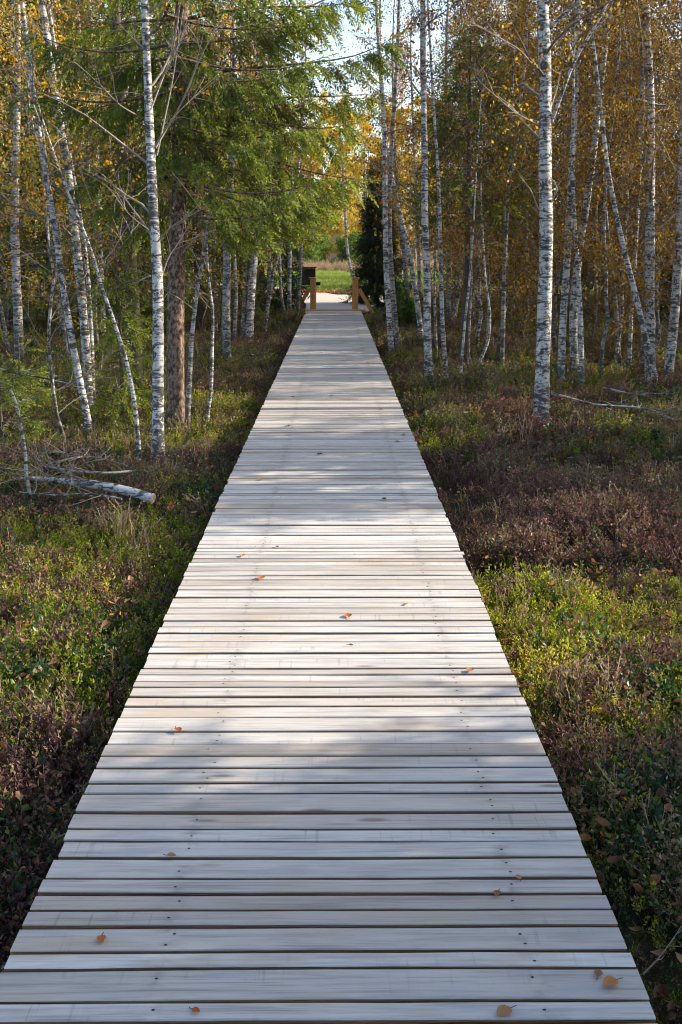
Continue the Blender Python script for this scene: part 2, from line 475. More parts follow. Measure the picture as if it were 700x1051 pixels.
# ------------------------------------------------------------------ boardwalk
walk = empty('boardwalk', (DXC, 0, 0), 'long straight boardwalk of bleached grey cross planks running into the wood', 'boardwalk')
gaps_px = [1048, 1027, 995, 977, 950.5, 933.5, 917, 901, 879, 862, 850, 833]
gy = [(F * HC / math.cos(PITCH) / (y - 255) - HC * math.sin(PITCH)) / math.cos(PITCH) for y in gaps_px]
edges = [gy[0]]
r = np.random.default_rng(21)
y = gy[0]
pre = []
while y > -2.5:
    y -= r.choice([.075, .082, .088, .1, .118]); pre.append(y)
edges = pre[::-1] + gy
y = gy[-1]
while y < DECK_END:
    y += r.choice([.066, .074, .08, .086, .092, .105, .118]); edges.append(y)
mb = MB()
NS = 9
for k in range(len(edges) - 1):
    y0, y1 = edges[k], edges[k + 1]
    gap = r.uniform(.008, .018); w = (y1 - y0) - gap; yc = (y0 + y1) / 2
    th = .032; c = r.uniform(.002, .004)
    x0 = DX0 + r.normal() * .0035; x1 = DX1 + r.normal() * .0035
    xsn = np.linspace(x0, x1, NS)
    skew = r.normal() * .0022; zt = r.normal() * .0016; roll = r.normal() * .012
    wl = r.normal(size=NS) * .0007; wr = r.normal(size=NS) * .0007
    bow = r.normal() * .0018
    prof = [(-1, -th), (-1, -c), (-1, 0), (1, 0), (1, -c), (1, -th)]
    V = np.zeros((NS, 6, 3))
    for q, (sgn, z) in enumerate(prof):
        inset = c * 0.8 if q in (2, 3) else 0
        V[:, q, 0] = xsn
        V[:, q, 1] = yc + sgn * (w / 2 - inset) + (wl if sgn < 0 else wr) + skew * (xsn - DXC)
        V[:, q, 2] = z + zt + roll * sgn * w / 2 + bow * (1 - ((xsn - DXC) / .77) ** 2)
    V[..., 0] -= DXC
    tint = r.beta(1.7, 1.4)
    Qs = []; Ms = []
    for a_ in range(NS - 1):
        for q in range(6):
            q2 = (q + 1) % 6
            Qs.append([a_ * 6 + q, (a_ + 1) * 6 + q, (a_ + 1) * 6 + q2, a_ * 6 + q2])
            Ms.append(0 if q in (1, 2, 3) else 1)
    e = (NS - 1) * 6
    Qs += [[0, 1, 4, 5], [1, 2, 3, 4], [e + 5, e + 4, e + 1, e], [e + 4, e + 3, e + 2, e + 1]]; Ms += [1] * 4
    mb.add(V, Qs, Ms, tint)
    # nail heads, sunk level with the wood
    if yc < 14:
        for xb in (-.43, .48):
            offs = (-.25, .22) if w > .082 else (r.uniform(-.12, .12),)
            for of in offs:
                px_ = xb + r.normal() * .008 - DXC; py_ = yc + of * w + r.normal() * .003
                a8 = np.arange(8) / 8 * 2 * PI; rad = .0034
                if r.random() < .2: continue
                zz = zt + roll * of * w + bow * (1 - (px_ / .77) ** 2) + .0006
                ring = np.stack([px_ + rad * np.cos(a8) * 1.3, py_ + rad * np.sin(a8), np.full(8, zz)], -1)
                mb.add(ring, [[0, 1, 2, 3], [0, 3, 4, 5], [0, 5, 6, 7]], 2)
mb.build('decking', [M['plank'], M['plank_side'], M['nail']], walk)


def box(mb, c, s, mat=0, rz=0, tint=.5, bev=.004):
    """A box with chamfered long edges along Z or any size."""
    hx, hy, hz = [v / 2 for v in s]
    b = min(bev, hx * .3, hy * .3, hz * .3)
    V = []
    for z, ins in ((-hz, b), (-hz + b, 0), (hz - b, 0), (hz, b)):
        for sx, sy, cx, cy in ((-1, -1, 1, 0), (1, -1, -1, 0), (1, -1, 0, 1), (1, 1, 0, -1), (1, 1, -1, 0), (-1, 1, 1, 0), (-1, 1, 0, -1), (-1, -1, 0, 1)):
            V.append((sx * (hx - ins) + cx * b, sy * (hy - ins) + cy * b, z))
    V = np.array(V); ca, sa = math.cos(rz), math.sin(rz)
    V = V @ np.array([[ca, sa, 0], [-sa, ca, 0], [0, 0, 1]]) + np.array(c)
    Qs = []
    for l in range(3):
        for k in range(8): Qs.append([l * 8 + k, l * 8 + (k + 1) % 8, l * 8 + 8 + (k + 1) % 8, l * 8 + 8 + k])
    Qs += [[7, 2, 1, 0], [7, 6, 3, 2], [6, 5, 4, 3], [24, 25, 26, 31], [31, 26, 27, 30], [30, 27, 28, 29]]
    mb.add(V, Qs, mat, tint)


for xb in (-.43, .48):
    m = MB(); box(m, (xb - DXC, 14, -.032 - .062), (.10, 33.2, .12))
    m.build('bearer', [M['plank_side']], walk)
# end sill: a pale beam laid across the far end
m = MB(); box(m, (0.02, DECK_END + .12, -.02), (1.75, .16, .10), tint=.8)
m.build('end_beam', [M['timber']], walk)


def beam(mb, p0, p1, w, d, mat=0):
    p0 = np.array(p0, float); p1 = np.array(p1, float); t = p1 - p0; t /= np.linalg.norm(t)
    a = np.cross(t, [0, 1, 0]); a /= np.linalg.norm(a); b_ = np.cross(a, t)
    V = [p + sx * a * w / 2 + sy * b_ * d / 2 for p in (p0, p1) for sx, sy in ((-1, -1), (1, -1), (1, 1), (-1, 1))]
    mb.add(V, [[0, 1, 5, 4], [1, 2, 6, 5], [2, 3, 7, 6], [3, 0, 4, 7], [3, 2, 1, 0], [4, 5, 6, 7]], mat)


# railing posts with braces, either side of the far end
for side, px, lab in ((-1, 321.5, 'short orange timber post with outward brace, beside the dark board'),
                      (1, 364.5, 'short orange timber post with outward brace, beside dark young spruce')):
    base = at_depth(px, 318, F * HC / math.cos(PITCH) / 63 + (.2 if side < 0 else 0))
    root = empty('railing_post', (base[0], base[1], -.2), lab, 'post')
    m = MB(); box(m, (0, 0, .53), (.17, .15, 1.08), bev=.012); m.build('post', [M['timber']], root)
    m = MB(); beam(m, (side * .56, .02, .02), (side * .11, .02, .78), .11, .10); m.build('brace', [M['timber']], root)
    m = MB(); box(m, (side * .015, 0, 1.085), (.21, .19, .03)); m.build('post_cap', [M['timber']], root)
    if side < 0:
        m = MB(); box(m, (.14, .05, .92), (.14, .06, .09)); m.build('rail_stub', [M['board']], root)

# dark notice board behind the left post
p = at_depth(315.5, 300, 36.5)
bd = empty('board', (p[0], p[1], float(H(p[0], p[1]))), 'dark stained wooden board on legs behind the left post', 'board')
m = MB(); box(m, (0, 0, .82), (.56, .06, .56)); m.build('panel', [M['board']], bd)
for s_ in (-1, 1):
    m = MB(); box(m, (s_ * .24, .07, .52), (.08, .08, 1.1)); m.build('leg', [M['board']], bd)
m = MB(); box(m, (0, .02, 1.125), (.64, .18, .035)); m.build('roof', [M['board']], bd)


# ------------------------------------------------------------------ trees
def resample(P, n):
    P = np.asarray(P, float)
    s = np.r_[0, np.cumsum(np.linalg.norm(np.diff(P, axis=0), axis=1))]
    t = np.linspace(0, s[-1], n)
    out = np.stack([np.interp(t, s, P[:, k]) for k in range(3)], -1)
    # soften the corners
    for _ in range(2): out[1:-1] = .25 * out[:-2] + .5 * out[1:-1] + .25 * out[2:]
    return out, t


LEAF = []
for k in range(5):
    p_ = Proto(); rr_ = np.random.default_rng(50 + k)
    p_.leaf((0, 0, 0), (0, 1, 0), 1.0, .74, 0, .5, rr_, .18); LEAF.append(p_.get())


LIT = []
for k in range(6):
    rr_ = np.random.default_rng(70 + k); n_ = 6; u_ = np.linspace(0, 1, n_)
    wd_ = np.sin(np.clip(u_, .02, .98) ** rr_.uniform(.7, .9) * PI) ** .8 * rr_.uniform(.28, .38); cu = rr_.uniform(.2, 1.6); fo = rr_.uniform(.2, 1.4); tw = rr_.normal() * .5
    V_ = np.array([(s_ * wd_[a], u_[a] - .5, fo * abs(s_) * wd_[a] + cu * (u_[a] - .5) ** 2 + tw * s_ * wd_[a] * (u_[a] - .5)) for a in range(n_) for s_ in (-1, 0, 1)])
    Q_ = np.array([[a * 3 + c, a * 3 + c + 1, a * 3 + 4 + c, a * 3 + 3 + c] for a in range(n_ - 1) for c in range(2)])
    LIT.append((V_, Q_, np.zeros(len(Q_), int), np.full(len(V_), .5)))


def add_leaves(mb, pos, size, mat, r, tmean=.5, tsd=.25):
    n = len(pos)
    protos = [(V, Q_, np.full(len(Q_), mat), T) for V, Q_, _, T in LEAF]
    D = r.normal(size=(n, 3)); D[:, 2] -= .7
    scatter(mb, protos, pos, frames(D, r), size * r.uniform(.6, 1.25, n), r, toff=np.clip(r.normal(size=n) * tsd + tmean - .5, -.5, .5))


def twig_path(p, d, L, r, n=5, bend=.25, droop=0.0):
    P = [p]; d = np.array(d, float); d /= np.linalg.norm(d)
    for k in range(n - 1):
        d = d + r.normal(size=3) * bend * .5; d[2] -= droop
        d /= np.linalg.norm(d); P.append(P[-1] + d * L / (n - 1))
    return np.array(P)


def birch_crown(trunk, R, r, z0, nb, L, nleaf, leafsize=.045, tm=.5, rise=.75, z1=None, droop=.10, base_z=0.0, lean=None):
    """Twigs (material 0) and leaves (material 1) round a trunk path."""
    mb = MB()
    z = trunk[:, 2] - base_z; ztop = z[-1] if z1 is None else min(z1, z[-1])
    ends = []
    for b_ in range(nb):
        h = z0 + (ztop - z0) * (b_ + r.random()) / nb
        k = np.argmin(np.abs(z - h)); p = trunk[k]; rad = R[k]
        az = r.random() * 2 * PI
        d = np.array([math.cos(az), math.sin(az), rise * r.uniform(.5, 1.4)])
        if lean is not None: d[:2] += lean
        l = L * r.uniform(.45, 1.1) * (1 - .55 * max(0, (h - z0)) / max(.1, z[-1] - z0))
        P = twig_path(p, d, l, r, 6, .22, .02)
        rb = min(max(.35 * rad, .005), .022)
        V, Q_ = tube(P, np.linspace(rb, .0025, 6), 4); mb.add(V, Q_, 0)
        ends.append(P[2:])
        for s_ in range(r.integers(4, 8)):
            q = P[r.integers(1, 6)]
            dd = (P[-1] - P[0]) / l + r.normal(size=3) * .8
            l2 = l * r.uniform(.2, .5)
            S = twig_path(q, dd, l2, r, 4, .3, droop)
            V, Q_ = tube(S, np.linspace(.0045, .0018, 4), 3); mb.add(V, Q_, 0)
            ends.append(S)
    E = np.concatenate(ends)
    if nleaf > 0:
        ix = r.integers(0, len(E), nleaf)
        pos = E[ix] + r.normal(size=(nleaf, 3)) * np.array([.11, .11, .10])
        cl = r.normal(size=len(E)) * .16
        add_leaves_t(mb, pos, leafsize, r, tm + cl[ix])
    return mb


def add_leaves_t(mb, pos, size, r, t):
    n = len(pos)
    protos = [(V, Q_, np.full(len(Q_), 1), T) for V, Q_, _, T in LEAF]
    D = r.normal(size=(n, 3)); D[:, 2] -= .7
    scatter(mb, protos, pos, frames(D, r), size * r.uniform(.6, 1.25, n), r, toff=np.clip(r.normal(size=n) * .17 + t - .5, -.5, .5))


def trunk_mesh(P, R, r, n=12, zbase=None):
    mb = MB()
    V, Q_ = tube(P, R, n, .10, r)
    zb = P[0, 2] if zbase is None else zbase
    t = np.clip(1 - (V[:, 2] - zb) / 1.6, 0, 1) ** 1.3
    mb.add(V, Q_, 0, t)
    return mb


def px_trunk(pts, wb, wt, height, up=.08, nseg=46, dd=0.0, flare=.35):
    """Trunk path in metres from photo pixels: foot on the ground, the rest at the foot's distance."""
    g, t = ground(pts[0][0], pts[0][1], up)
    t += dd
    P = [at_depth(x, y, t) for x, y in pts]
    foot = P[0].copy(); foot[2] = float(H(foot[0], foot[1])) - .06
    P[0] = P[0]
    P = [foot] + P[(1 if P[0][2] - foot[2] < .05 else 0):]
    top = P[-1]; d = P[-1] - P[-2]; d /= np.linalg.norm(d)
    zt = foot[2] + height
    nvis = top[2]
    while P[-1][2] < zt - .1:
        d = d * .8 + np.array([0, 0, 1.0]) * .2 + np.r_[rng.normal(size=2) * .03, 0]; d /= np.linalg.norm(d)
        P.append(P[-1] + d * .7)
    P, s = resample(P, nseg)
    # a little sway in depth
    P[:, 1] += np.sin(s * 1.1 + rng.random() * 6) * .03 * np.minimum(s / 1.5, 1)
    rb = wb / 2 * t / F; rt = wt / 2 * t / F
    sv = np.interp(nvis, P[:, 2], s)
    R = np.where(s < sv, rb + (rt - rb) * s / max(sv, .1), rt * np.clip((s[-1] - s) / max(s[-1] - sv, .1), 0.08, 1))
    R = R * (1 + flare * np.exp(-s / .12))
    return foot, P, R, t


def make_tree(name, label, cat, pts, wb, wt, height, crown, bark_='birch', leaf='leaf_gold', group=None, dd=0.0, seed=0, extra=(), twig='twig', nt=12):
    r = np.random.default_rng(1000 + seed)
    foot, P, R, t = px_trunk(pts, wb, wt, height, dd=dd)
    root = empty(name, foot, label, cat, group)
    trunk_mesh(P, R, r, nt).build('trunk', [M[bark_]], root, (0,), foot)
    if crown:
        mb = birch_crown(P, R, r, base_z=foot[2], **crown)
        mb.build('crown', [M[twig], M[leaf]], root, (0,), foot)
    for (ppts, w0, w1, kind) in extra:
        B = [at_depth(x, y, t + dz) for (x, y, dz) in ppts]
        B, s = resample(B, 14)
        m = MB()
        V, Q_ = tube(B, np.linspace(w0, w1, 14) / 2 * t / F * (1 if w0 > 3.4 else .72), 6, .12, r); m.add(V, Q_, 0, .1)
        # side twigs
        for q in range(int(kind * 1.6)):
            k = r.integers(4, 13); d = (B[min(k + 1, 13)] - B[k - 1]); d = d / np.linalg.norm(d) + r.normal(size=3) * .55
            S = twig_path(B[k], d, r.uniform(.15, .5), r, 4, .3, .02)
            V, Q_ = tube(S, np.linspace(.0045, .0015, 4), 3); m.add(V, Q_, 0, .1)
        m.build('branch', [M[bark_] if w0 > 3.4 else M['pale_twig']], root, (0,), foot)
    return root, P, R, t


cr = lambda z0, nb, L, nl, **k: dict(z0=z0, nb=nb, L=L, nleaf=nl, **k)
# --- near birches left of the boardwalk
make_tree('birch_tree', 'white birch beside the brown spruce trunk, thickest birch left of the boardwalk', 'birch',
          [(162, 466), (162.5, 380), (163, 290), (157, 215), (152, 110), (148, 0)], 13, 7.5, 10, cr(1.9, 22, 1.5, 500, leafsize=.04), seed=1, twig='pale_twig',
          extra=[([(155, 112, 0), (175, 60, .2), (186, 0, .3)], 2.6, 1.2, 6), ([(158, 95, 0), (172, 70, -.2), (195, 20, -.3)], 2.4, 1, 6),
                 ([(159, 150, 0), (185, 110, -.3), (205, 60, -.5), (226, 20, -.6)], 2.6, 1, 7), ([(160, 152, 0), (178, 120, .2), (214, 85, .3)], 2.2, .9, 5),
                 ([(148, 50, 0), (135, 38, .2), (120, 22, .3)], 2.4, 1, 4), ([(161, 160, 0), (177, 85, .2), (188, 10, .3)], 2.6, 1, 6),
                 ([(140, 118, 0), (122, 108, -.2), (104, 88, -.4), (75, 62, -.6)], 2.4, 1, 6), ([(158, 240, 0), (134, 222, -.2), (120, 205, -.3)], 2.0, .9, 3),
                 ([(160, 250, 0), (176, 232, -.3), (212, 212, -.5)], 2.4, .9, 4), ([(166, 285, 0), (172, 265, 0), (184, 248, .1), (196, 228, .1)], 2.2, .9, 3)])
make_tree('birch_tree', 'slim birch leaning hard left, front stem of the left trio', 'birch',
          [(92, 440), (78, 370), (66, 300), (58, 240), (40, 140), (25, 30), (22, 0)], 8, 4.5, 8, cr(1.4, 20, 1.4, 2600, tm=.74), leaf='leaf_gold', seed=2)
make_tree('birch_tree', 'birch with knobbly grey white trunk, middle stem of the left trio', 'birch',
          [(91, 424), (90, 380), (86, 320), (78, 250), (70, 180), (55, 90), (45, 10)], 10, 7, 9, cr(1.8, 20, 1.5, 2600, tm=.72), leaf='leaf_gold', seed=3)
make_tree('birch_tree', 'thin birch stem hugging the right side of the left trio', 'birch',
          [(96, 420), (94, 340), (89, 270), (84, 235), (68, 140), (60, 70)], 5, 3, 7, cr(1.8, 12, 1.1, 900), leaf='leaf_gold', seed=4)
make_tree('birch_sapling', 'bare crooked birch sapling bowed left, just left of the thickest left birch', 'sapling',
          [(143, 464), (139, 415), (130, 368), (117, 328), (105, 295), (95, 260), (84, 232), (66, 190)], 4.8, 2.4, 3.6, cr(1.5, 8, .8, 40), seed=5, twig='pale_twig')
make_tree('birch_sapling', 'grey birch sapling curving right, close beside the brown spruce trunk', 'sapling',
          [(192, 440), (194, 400), (197, 340), (203, 290), (210, 258), (214, 220)], 6, 3, 4, cr(1.2, 10, .8, 120), seed=6, twig='pale_twig', bark_='birch_grey')
make_tree('birch_sapling', 'spindly crooked sapling between brown spruce trunk and the boardwalk', 'sapling',
          [(212, 432), (217, 400), (218, 360), (219, 320), (214, 285), (211, 240)], 4, 2.2, 3.6, cr(1.2, 8, .7, 100), seed=7, twig='pale_twig')
make_tree('birch_tree', 'grey barked birch at the left edge of the photo, before the mossy knoll', 'birch',
          [(20, 375), (18, 300), (15, 230), (16, 150), (18, 60)], 10, 7, 9, cr(1.8, 22, 1.6, 3600, tm=.74), bark_='birch_grey', leaf='leaf_gold', seed=8)
make_tree('birch_sapling', 'thin dark leaning sapling at the extreme left edge', 'sapling',
          [(10, 368), (5, 335), (-2, 300), (-10, 260)], 4, 2.5, 5, cr(1.2, 10, .9, 600, tm=.6), bark_='birch_grey', seed=9)
for k, (pts, w, lab) in enumerate([
        ([(41, 318), (38, 270), (35, 220), (33, 150)], 4.2, 'leftmost white birch of the clump on the mossy knoll'),
        ([(47, 317), (46, 270), (45, 215), (46, 150)], 4, 'second white birch from the left in the knoll clump'),
        ([(52, 317), (54, 280), (53, 225), (52, 140)], 5, 'straight white birch in the middle of the knoll clump'),
        ([(58, 320), (62, 275), (64, 225), (67, 150)], 4.6, 'white birch leaning right at the right of the knoll clump')]):
    make_tree('birch_tree', lab, 'birch', pts, w, w * .7, 9, cr(2.2, 14, 1.5, 1400, tm=.6), leaf='leaf_orange', seed=20 + k, nt=8, group='birch clump on the mossy knoll')
make_tree('birch_tree', 'pale birch behind the small spruce, right of the left trio', 'birch',
          [(107, 352), (105, 300), (103, 250), (100, 195), (98, 100)], 5, 4, 9, cr(2, 16, 1.3, 1500, tm=.6), leaf='leaf_orange', seed=30, nt=8)
left_mid = [
    ([(233, 372), (232, 320), (233, 250), (236, 200), (240, 120)], 9, 'sturdy birch with spotted bark left of the leaning birch pair near path', 1),
    ([(249, 348), (251, 300), (252, 260), (250, 200)], 5, 'thin grey birch stuck between two thicker spotted birches left of path', 1),
    ([(255, 346), (258, 300), (262, 250), (266, 205), (270, 150)], 9, 'thick spotted birch leaning slightly right, left of the far path', 0),
    ([(271, 340), (277, 302), (282, 272), (291, 245), (300, 210)], 4, 'thin birch slanting right toward the path, middle of the left row', 0),
    ([(293, 328), (288, 300), (287, 260), (285, 210)], 3.6, 'thin birch with kinked foot, near the left timber post', 1),
    ([(297, 323), (297, 285), (298, 240), (299, 180)], 4.6, 'straight birch close to the left timber post', 0),
    ([(305, 322), (308, 290), (309, 260), (310, 200)], 4, 'dark grey birch right beside the dark board', 1),
    ([(222, 344), (220, 295), (219, 240)], 4, 'thin pale birch far behind the crooked saplings left of path', 0),
    ([(274, 332), (276, 290), (277, 250), (278, 190)], 4, 'slim upright birch crossing behind the slanting one, left of path', 1),
    ([(240, 352), (243, 300), (240, 250)], 4, 'thin birch touching the sturdy spotted birch from behind', 1)]
for k, (pts, w, lab, g) in enumerate(left_mid):
    make_tree('birch_tree', lab, 'birch', pts, w, w * .7, 9 + k % 3, cr(1.7, 18, 1.2, 1500, tm=.5), bark_='birch_grey' if g else 'birch',
              leaf='leaf_gold' if k % 2 else 'leaf_orange', seed=40 + k, nt=9, group='birches along the left of the far boardwalk')

# --- right side
make_tree('birch_tree', 'tall thick white birch standing alone in front of the right wood', 'birch',
          [(555, 432), (556, 400), (559, 320), (562, 245), (559, 160), (560, 80), (556, 0)], 15.5, 11.5, 11, cr(2.9, 22, 1.7, 1500, leafsize=.045, tm=.55), leaf='leaf_gold', seed=60, nt=14,
          extra=[([(563, 32, 0), (575, 17, -.1), (597, 0, -.2)], 4, 2.6, 6), ([(550, 72, 0), (535, 52, -.2), (515, 40, -.3), (482, 22, -.4)], 3.3, 1.4, 7),
                 ([(566, 125, 0), (577, 95, -.15), (590, 60, -.2), (608, 32, -.3), (628, -5, -.4)], 4, 2.2, 9),
                 ([(556, 130, 0), (528, 116, -.3), (505, 95, -.5), (484, 78, -.6), (488, 60, -.7)], 2.4, 1, 5),
                 ([(565, 112, 0), (572, 90, .2), (576, 72, .2)], 2.0, .9, 2), ([(553, 215, 0), (545, 195, .1), (533, 180, .1)], 2.4, 1, 2),
                 ([(565, 210, 0), (572, 195, -.1), (569, 185, -.1)], 2, .9, 2)])
make_tree('birch_tree', 'spotted birch just right of the thick lone birch, left stem of two', 'birch',
          [(576, 391), (577, 340), (583, 260), (586, 190), (590, 120), (592, 40)], 8, 6, 10, cr(2, 16, 1.4, 1800, tm=.45), bark_='birch', leaf='leaf_ochre', seed=61, nt=9)
make_tree('birch_tree', 'spotted birch bending right in its upper half, behind the lone birch', 'birch',
          [(590, 379), (588, 330), (593, 270), (601, 215), (608, 165), (615, 100), (624, 20)], 9, 6, 10, cr(2, 16, 1.4, 1800, tm=.45), leaf='leaf_brown', seed=62, nt=9)
make_tree('birch_tree', 'slim pale birch whose foot is right of the spotted pair', 'birch',
          [(597, 396), (596, 335), (594, 285), (590, 230), (588, 170)], 6, 3.5, 8, cr(1.8, 14, 1.2, 1300, tm=.5), leaf='leaf_gold', seed=63, nt=8)
make_tree('birch_tree', 'straight birch near right edge with a bare limb crossing it', 'birch',
          [(668, 394), (666, 300), (667, 200), (668, 100), (663, 0)], 11, 8, 11, cr(2, 18, 1.5, 1700, tm=.5), leaf='leaf_ochre', seed=64, nt=10,
          extra=[([(668, 106, 0), (640, 99, -.2), (607, 98, -.3)], 4, 2, 4), ([(668, 106, .1), (676, 108, .1), (683, 108, .1)], 3.6, 2, 1), ([(670, 78, 0), (650, 70, -.2), (640, 67, -.2)], 3, 1.4, 3), ([(668, 74, 0), (690, 82, .1), (712, 92, .2)], 3, 1.6, 2),
                 ([(672, 135, 0), (684, 155, .2), (694, 178, .3)], 2.6, 1.2, 1)])
make_tree('birch_tree', 'slim birch slanting left from a shared foot near the right edge', 'birch',
          [(675, 398), (661, 340), (646, 280), (634, 228), (625, 180), (618, 120)], 7, 4, 8, cr(2, 14, 1.2, 1500, tm=.5), leaf='leaf_brown', seed=65, nt=8)
make_tree('birch_tree', 'grey birch leaning right out of the photo at the right edge', 'birch',
          [(685, 392), (692, 335), (697, 260), (700, 190), (702, 100), (704, 0)], 10, 8, 11, cr(2, 18, 1.5, 1700, tm=.5), leaf='leaf_ochre', bark_='birch', seed=66, nt=10)
make_tree('birch_tree', 'left stem of the twin birches nearest the right timber post', 'birch',
          [(402, 362), (399, 320), (396, 270), (395, 200), (395, 140), (390, 60)], 6, 4.5, 10, cr(2.4, 16, 1.2, 1700, tm=.5), leaf='leaf_orange', seed=67, nt=9)
make_tree('birch_tree', 'right stem of the twin birches nearest the right timber post', 'birch',
          [(408, 360), (405, 320), (401, 270), (399, 220), (402, 150), (408, 60)], 6, 4, 10, cr(2.4, 16, 1.2, 1700, tm=.5), leaf='leaf_brown', seed=68, nt=9, bark_='birch_grey')
make_tree('birch_tree', 'straight black spotted birch rising through the orange crown right of path', 'birch',
          [(441, 392), (438, 340), (439, 290), (436, 230), (436, 150), (434, 60), (434, 0)], 8.5, 5.5, 11, cr(1.8, 20, 1.3, 2600, tm=.55), leaf='leaf_orange', seed=69, nt=9)
right_mid = [
    ([(448, 366), (446, 300), (447, 240), (450, 170)], 3, 'hair thin pale birch stem right of the straight black spotted birch'),
    ([(459, 389), (455, 350), (453, 300), (452, 250), (450, 180)], 5, 'thin birch with kinked foot, second right of the straight spotted birch'),
    ([(460, 336), (461, 280), (461, 220), (459, 150)], 6, 'upright spotted birch, left of two meeting at the foot'),
    ([(463, 334), (470, 300), (474, 250), (477, 200), (479, 140), (482, 60)], 7, 'spotted birch slanting right, right of two meeting at the foot'),
    ([(487, 334), (485, 295), (481, 258), (476, 220)], 3, 'thin pale sapling right of the slanting spotted birch'),
    ([(472, 392), (477, 330), (482, 285)], 3.2, 'bare greenish sapling stem standing in the right heath'),
    ([(480, 378), (482, 330), (484, 290)], 2.5, 'thin dark sapling beside the bare greenish stem'),
    ([(433, 348), (427, 300), (417, 245), (407, 205), (398, 160)], 6, 'birch leaning left between the twins and the straight spotted birch'),
    ([(420, 318), (416, 275), (410, 225), (406, 170)], 4.6, 'slim birch behind the left leaning birch, right of path'),
    ([(431, 330), (430, 270), (427, 200), (424, 120)], 4, 'slim upright birch directly behind the straight spotted birch'),
    ([(515, 374), (517, 330), (517, 290), (520, 230)], 5, 'dim birch trunk left of the lone thick birch'),
    ([(489, 378), (502, 350), (503, 320), (498, 290)], 3.4, 'crooked dim sapling midway to the lone thick birch'),
    ([(635, 366), (633, 320), (628, 270), (622, 220)], 5, 'dim birch leaning left behind the slanting right edge birch'),
    ([(646, 375), (648, 320), (652, 260), (655, 200)], 4.6, 'dim upright birch in the gap left of the straight edge birch'),
    ([(611, 345), (612, 300), (612, 240)], 3.6, 'dim thin birch between spotted pair and the right edge group')]
for k, (pts, w, lab) in enumerate(right_mid):
    small = w < 3.6
    make_tree('birch_sapling' if small else 'birch_tree', lab, 'sapling' if small else 'birch', pts, w, w * .65, 4.5 if small else 9 + k % 3,
              cr(1.3 if small else 2.0, 9 if small else 18, .7 if small else 1.3, 250 if small else 2000, tm=.5), bark_='birch' if k % 2 else 'birch_grey',
              leaf=('leaf_orange', 'leaf_brown', 'leaf_ochre')[k % 3], seed=80 + k, nt=8, group='birches in the right wood')


# --- spruces
def branchlet_protos(seed, npair, nl, nw, mats=1):
    out = []
    for k in range(5):
        p_ = Proto(); rr = np.random.default_rng(seed + k)
        p_.stem((0, 0, 0), (0, 1, 0), .018, 0, .1, rr)
        for q in range(npair):
            t = .04 + .96 * q / npair
            for s_ in (-1, 1):
                a = rr.uniform(.55, 1.0); up = rr.normal() * .5
                d = np.array([s_ * math.sin(a), math.cos(a), up])
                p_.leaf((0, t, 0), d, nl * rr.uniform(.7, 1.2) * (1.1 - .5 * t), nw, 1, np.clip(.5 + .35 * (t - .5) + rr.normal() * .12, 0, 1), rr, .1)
        out.append(p_.get())
    return out


BR_FINE = branchlet_protos(300, 17, .19, .05)
BR_MID = branchlet_protos(320, 11, .2, .055)
BR_COARSE = branchlet_protos(340, 8, .26, .085)


def spruce_limb(p, d, L, r, sag=.25, lift=.25, n=9):
    t = np.linspace(0, 1, n); d = np.array(d, float); d /= np.linalg.norm(d)
    side = np.array([-d[1], d[0], 0]); wig = np.cumsum(r.normal(size=n)) * .012 * L
    P = p + d * (t * L)[:, None] + side * wig[:, None]
    P[:, 2] += L * (-sag * t * 1.2 + lift * t ** 2.4)
    return P


def spruce_crown(limbs, r, protos, nbl, blen, hang=.9, tint=0.0, fork=.45, twig_r=.012):
    mb = MB(); pos = []; dirs = []; scl = []; tf = []
    for P, L in limbs:
        V, Q_ = tube(P, np.linspace(twig_r * (1 + L * .4), .003, len(P)), 4); mb.add(V, Q_, 0, .3)
        t_l = r.normal() * .08
        # horizontal side shoots that carry hanging branchlets
        m = max(4, int(nbl * L))
        t = r.uniform(.18, 1.0, m); k = t * (len(P) - 1); k0 = np.minimum(k.astype(int), len(P) - 2); f = (k - k0)[:, None]
        q = P[k0] * (1 - f) + P[k0 + 1] * f
        tan = P[k0 + 1] - P[k0]; tan /= np.linalg.norm(tan, axis=1)[:, None]
        s_ = np.where(r.random(m) < .5, -1, 1)[:, None]
        side = np.stack([-tan[:, 1], tan[:, 0], np.zeros(m)], -1) * s_
        spread = np.minimum(.42 * L * (1.05 - t), .5)[:, None] * r.random((m, 1)) ** .7
        q = q + side * spread + tan * spread * .7
        q[:, 2] -= spread[:, 0] * .25
        hg = hang * r.uniform(.3, 1.5, (m, 1))
        d = tan * r.uniform(.4, .9, (m, 1)) + side * r.uniform(.05, .6, (m, 1)) + np.array([[0, 0, -1.0]]) * hg
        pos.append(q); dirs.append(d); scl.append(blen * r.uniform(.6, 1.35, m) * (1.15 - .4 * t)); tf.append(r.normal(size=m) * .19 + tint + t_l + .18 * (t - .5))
        tip = P[-1] - P[-2]
        pos.append(P[-1:]); dirs.append(tip[None]); scl.append(np.array([blen * .7])); tf.append(np.array([.25 + tint]))
    pos = np.concatenate(pos); dirs = np.concatenate(dirs); scl = np.concatenate(scl); tf = np.concatenate(tf)
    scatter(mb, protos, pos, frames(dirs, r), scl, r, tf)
    return mb


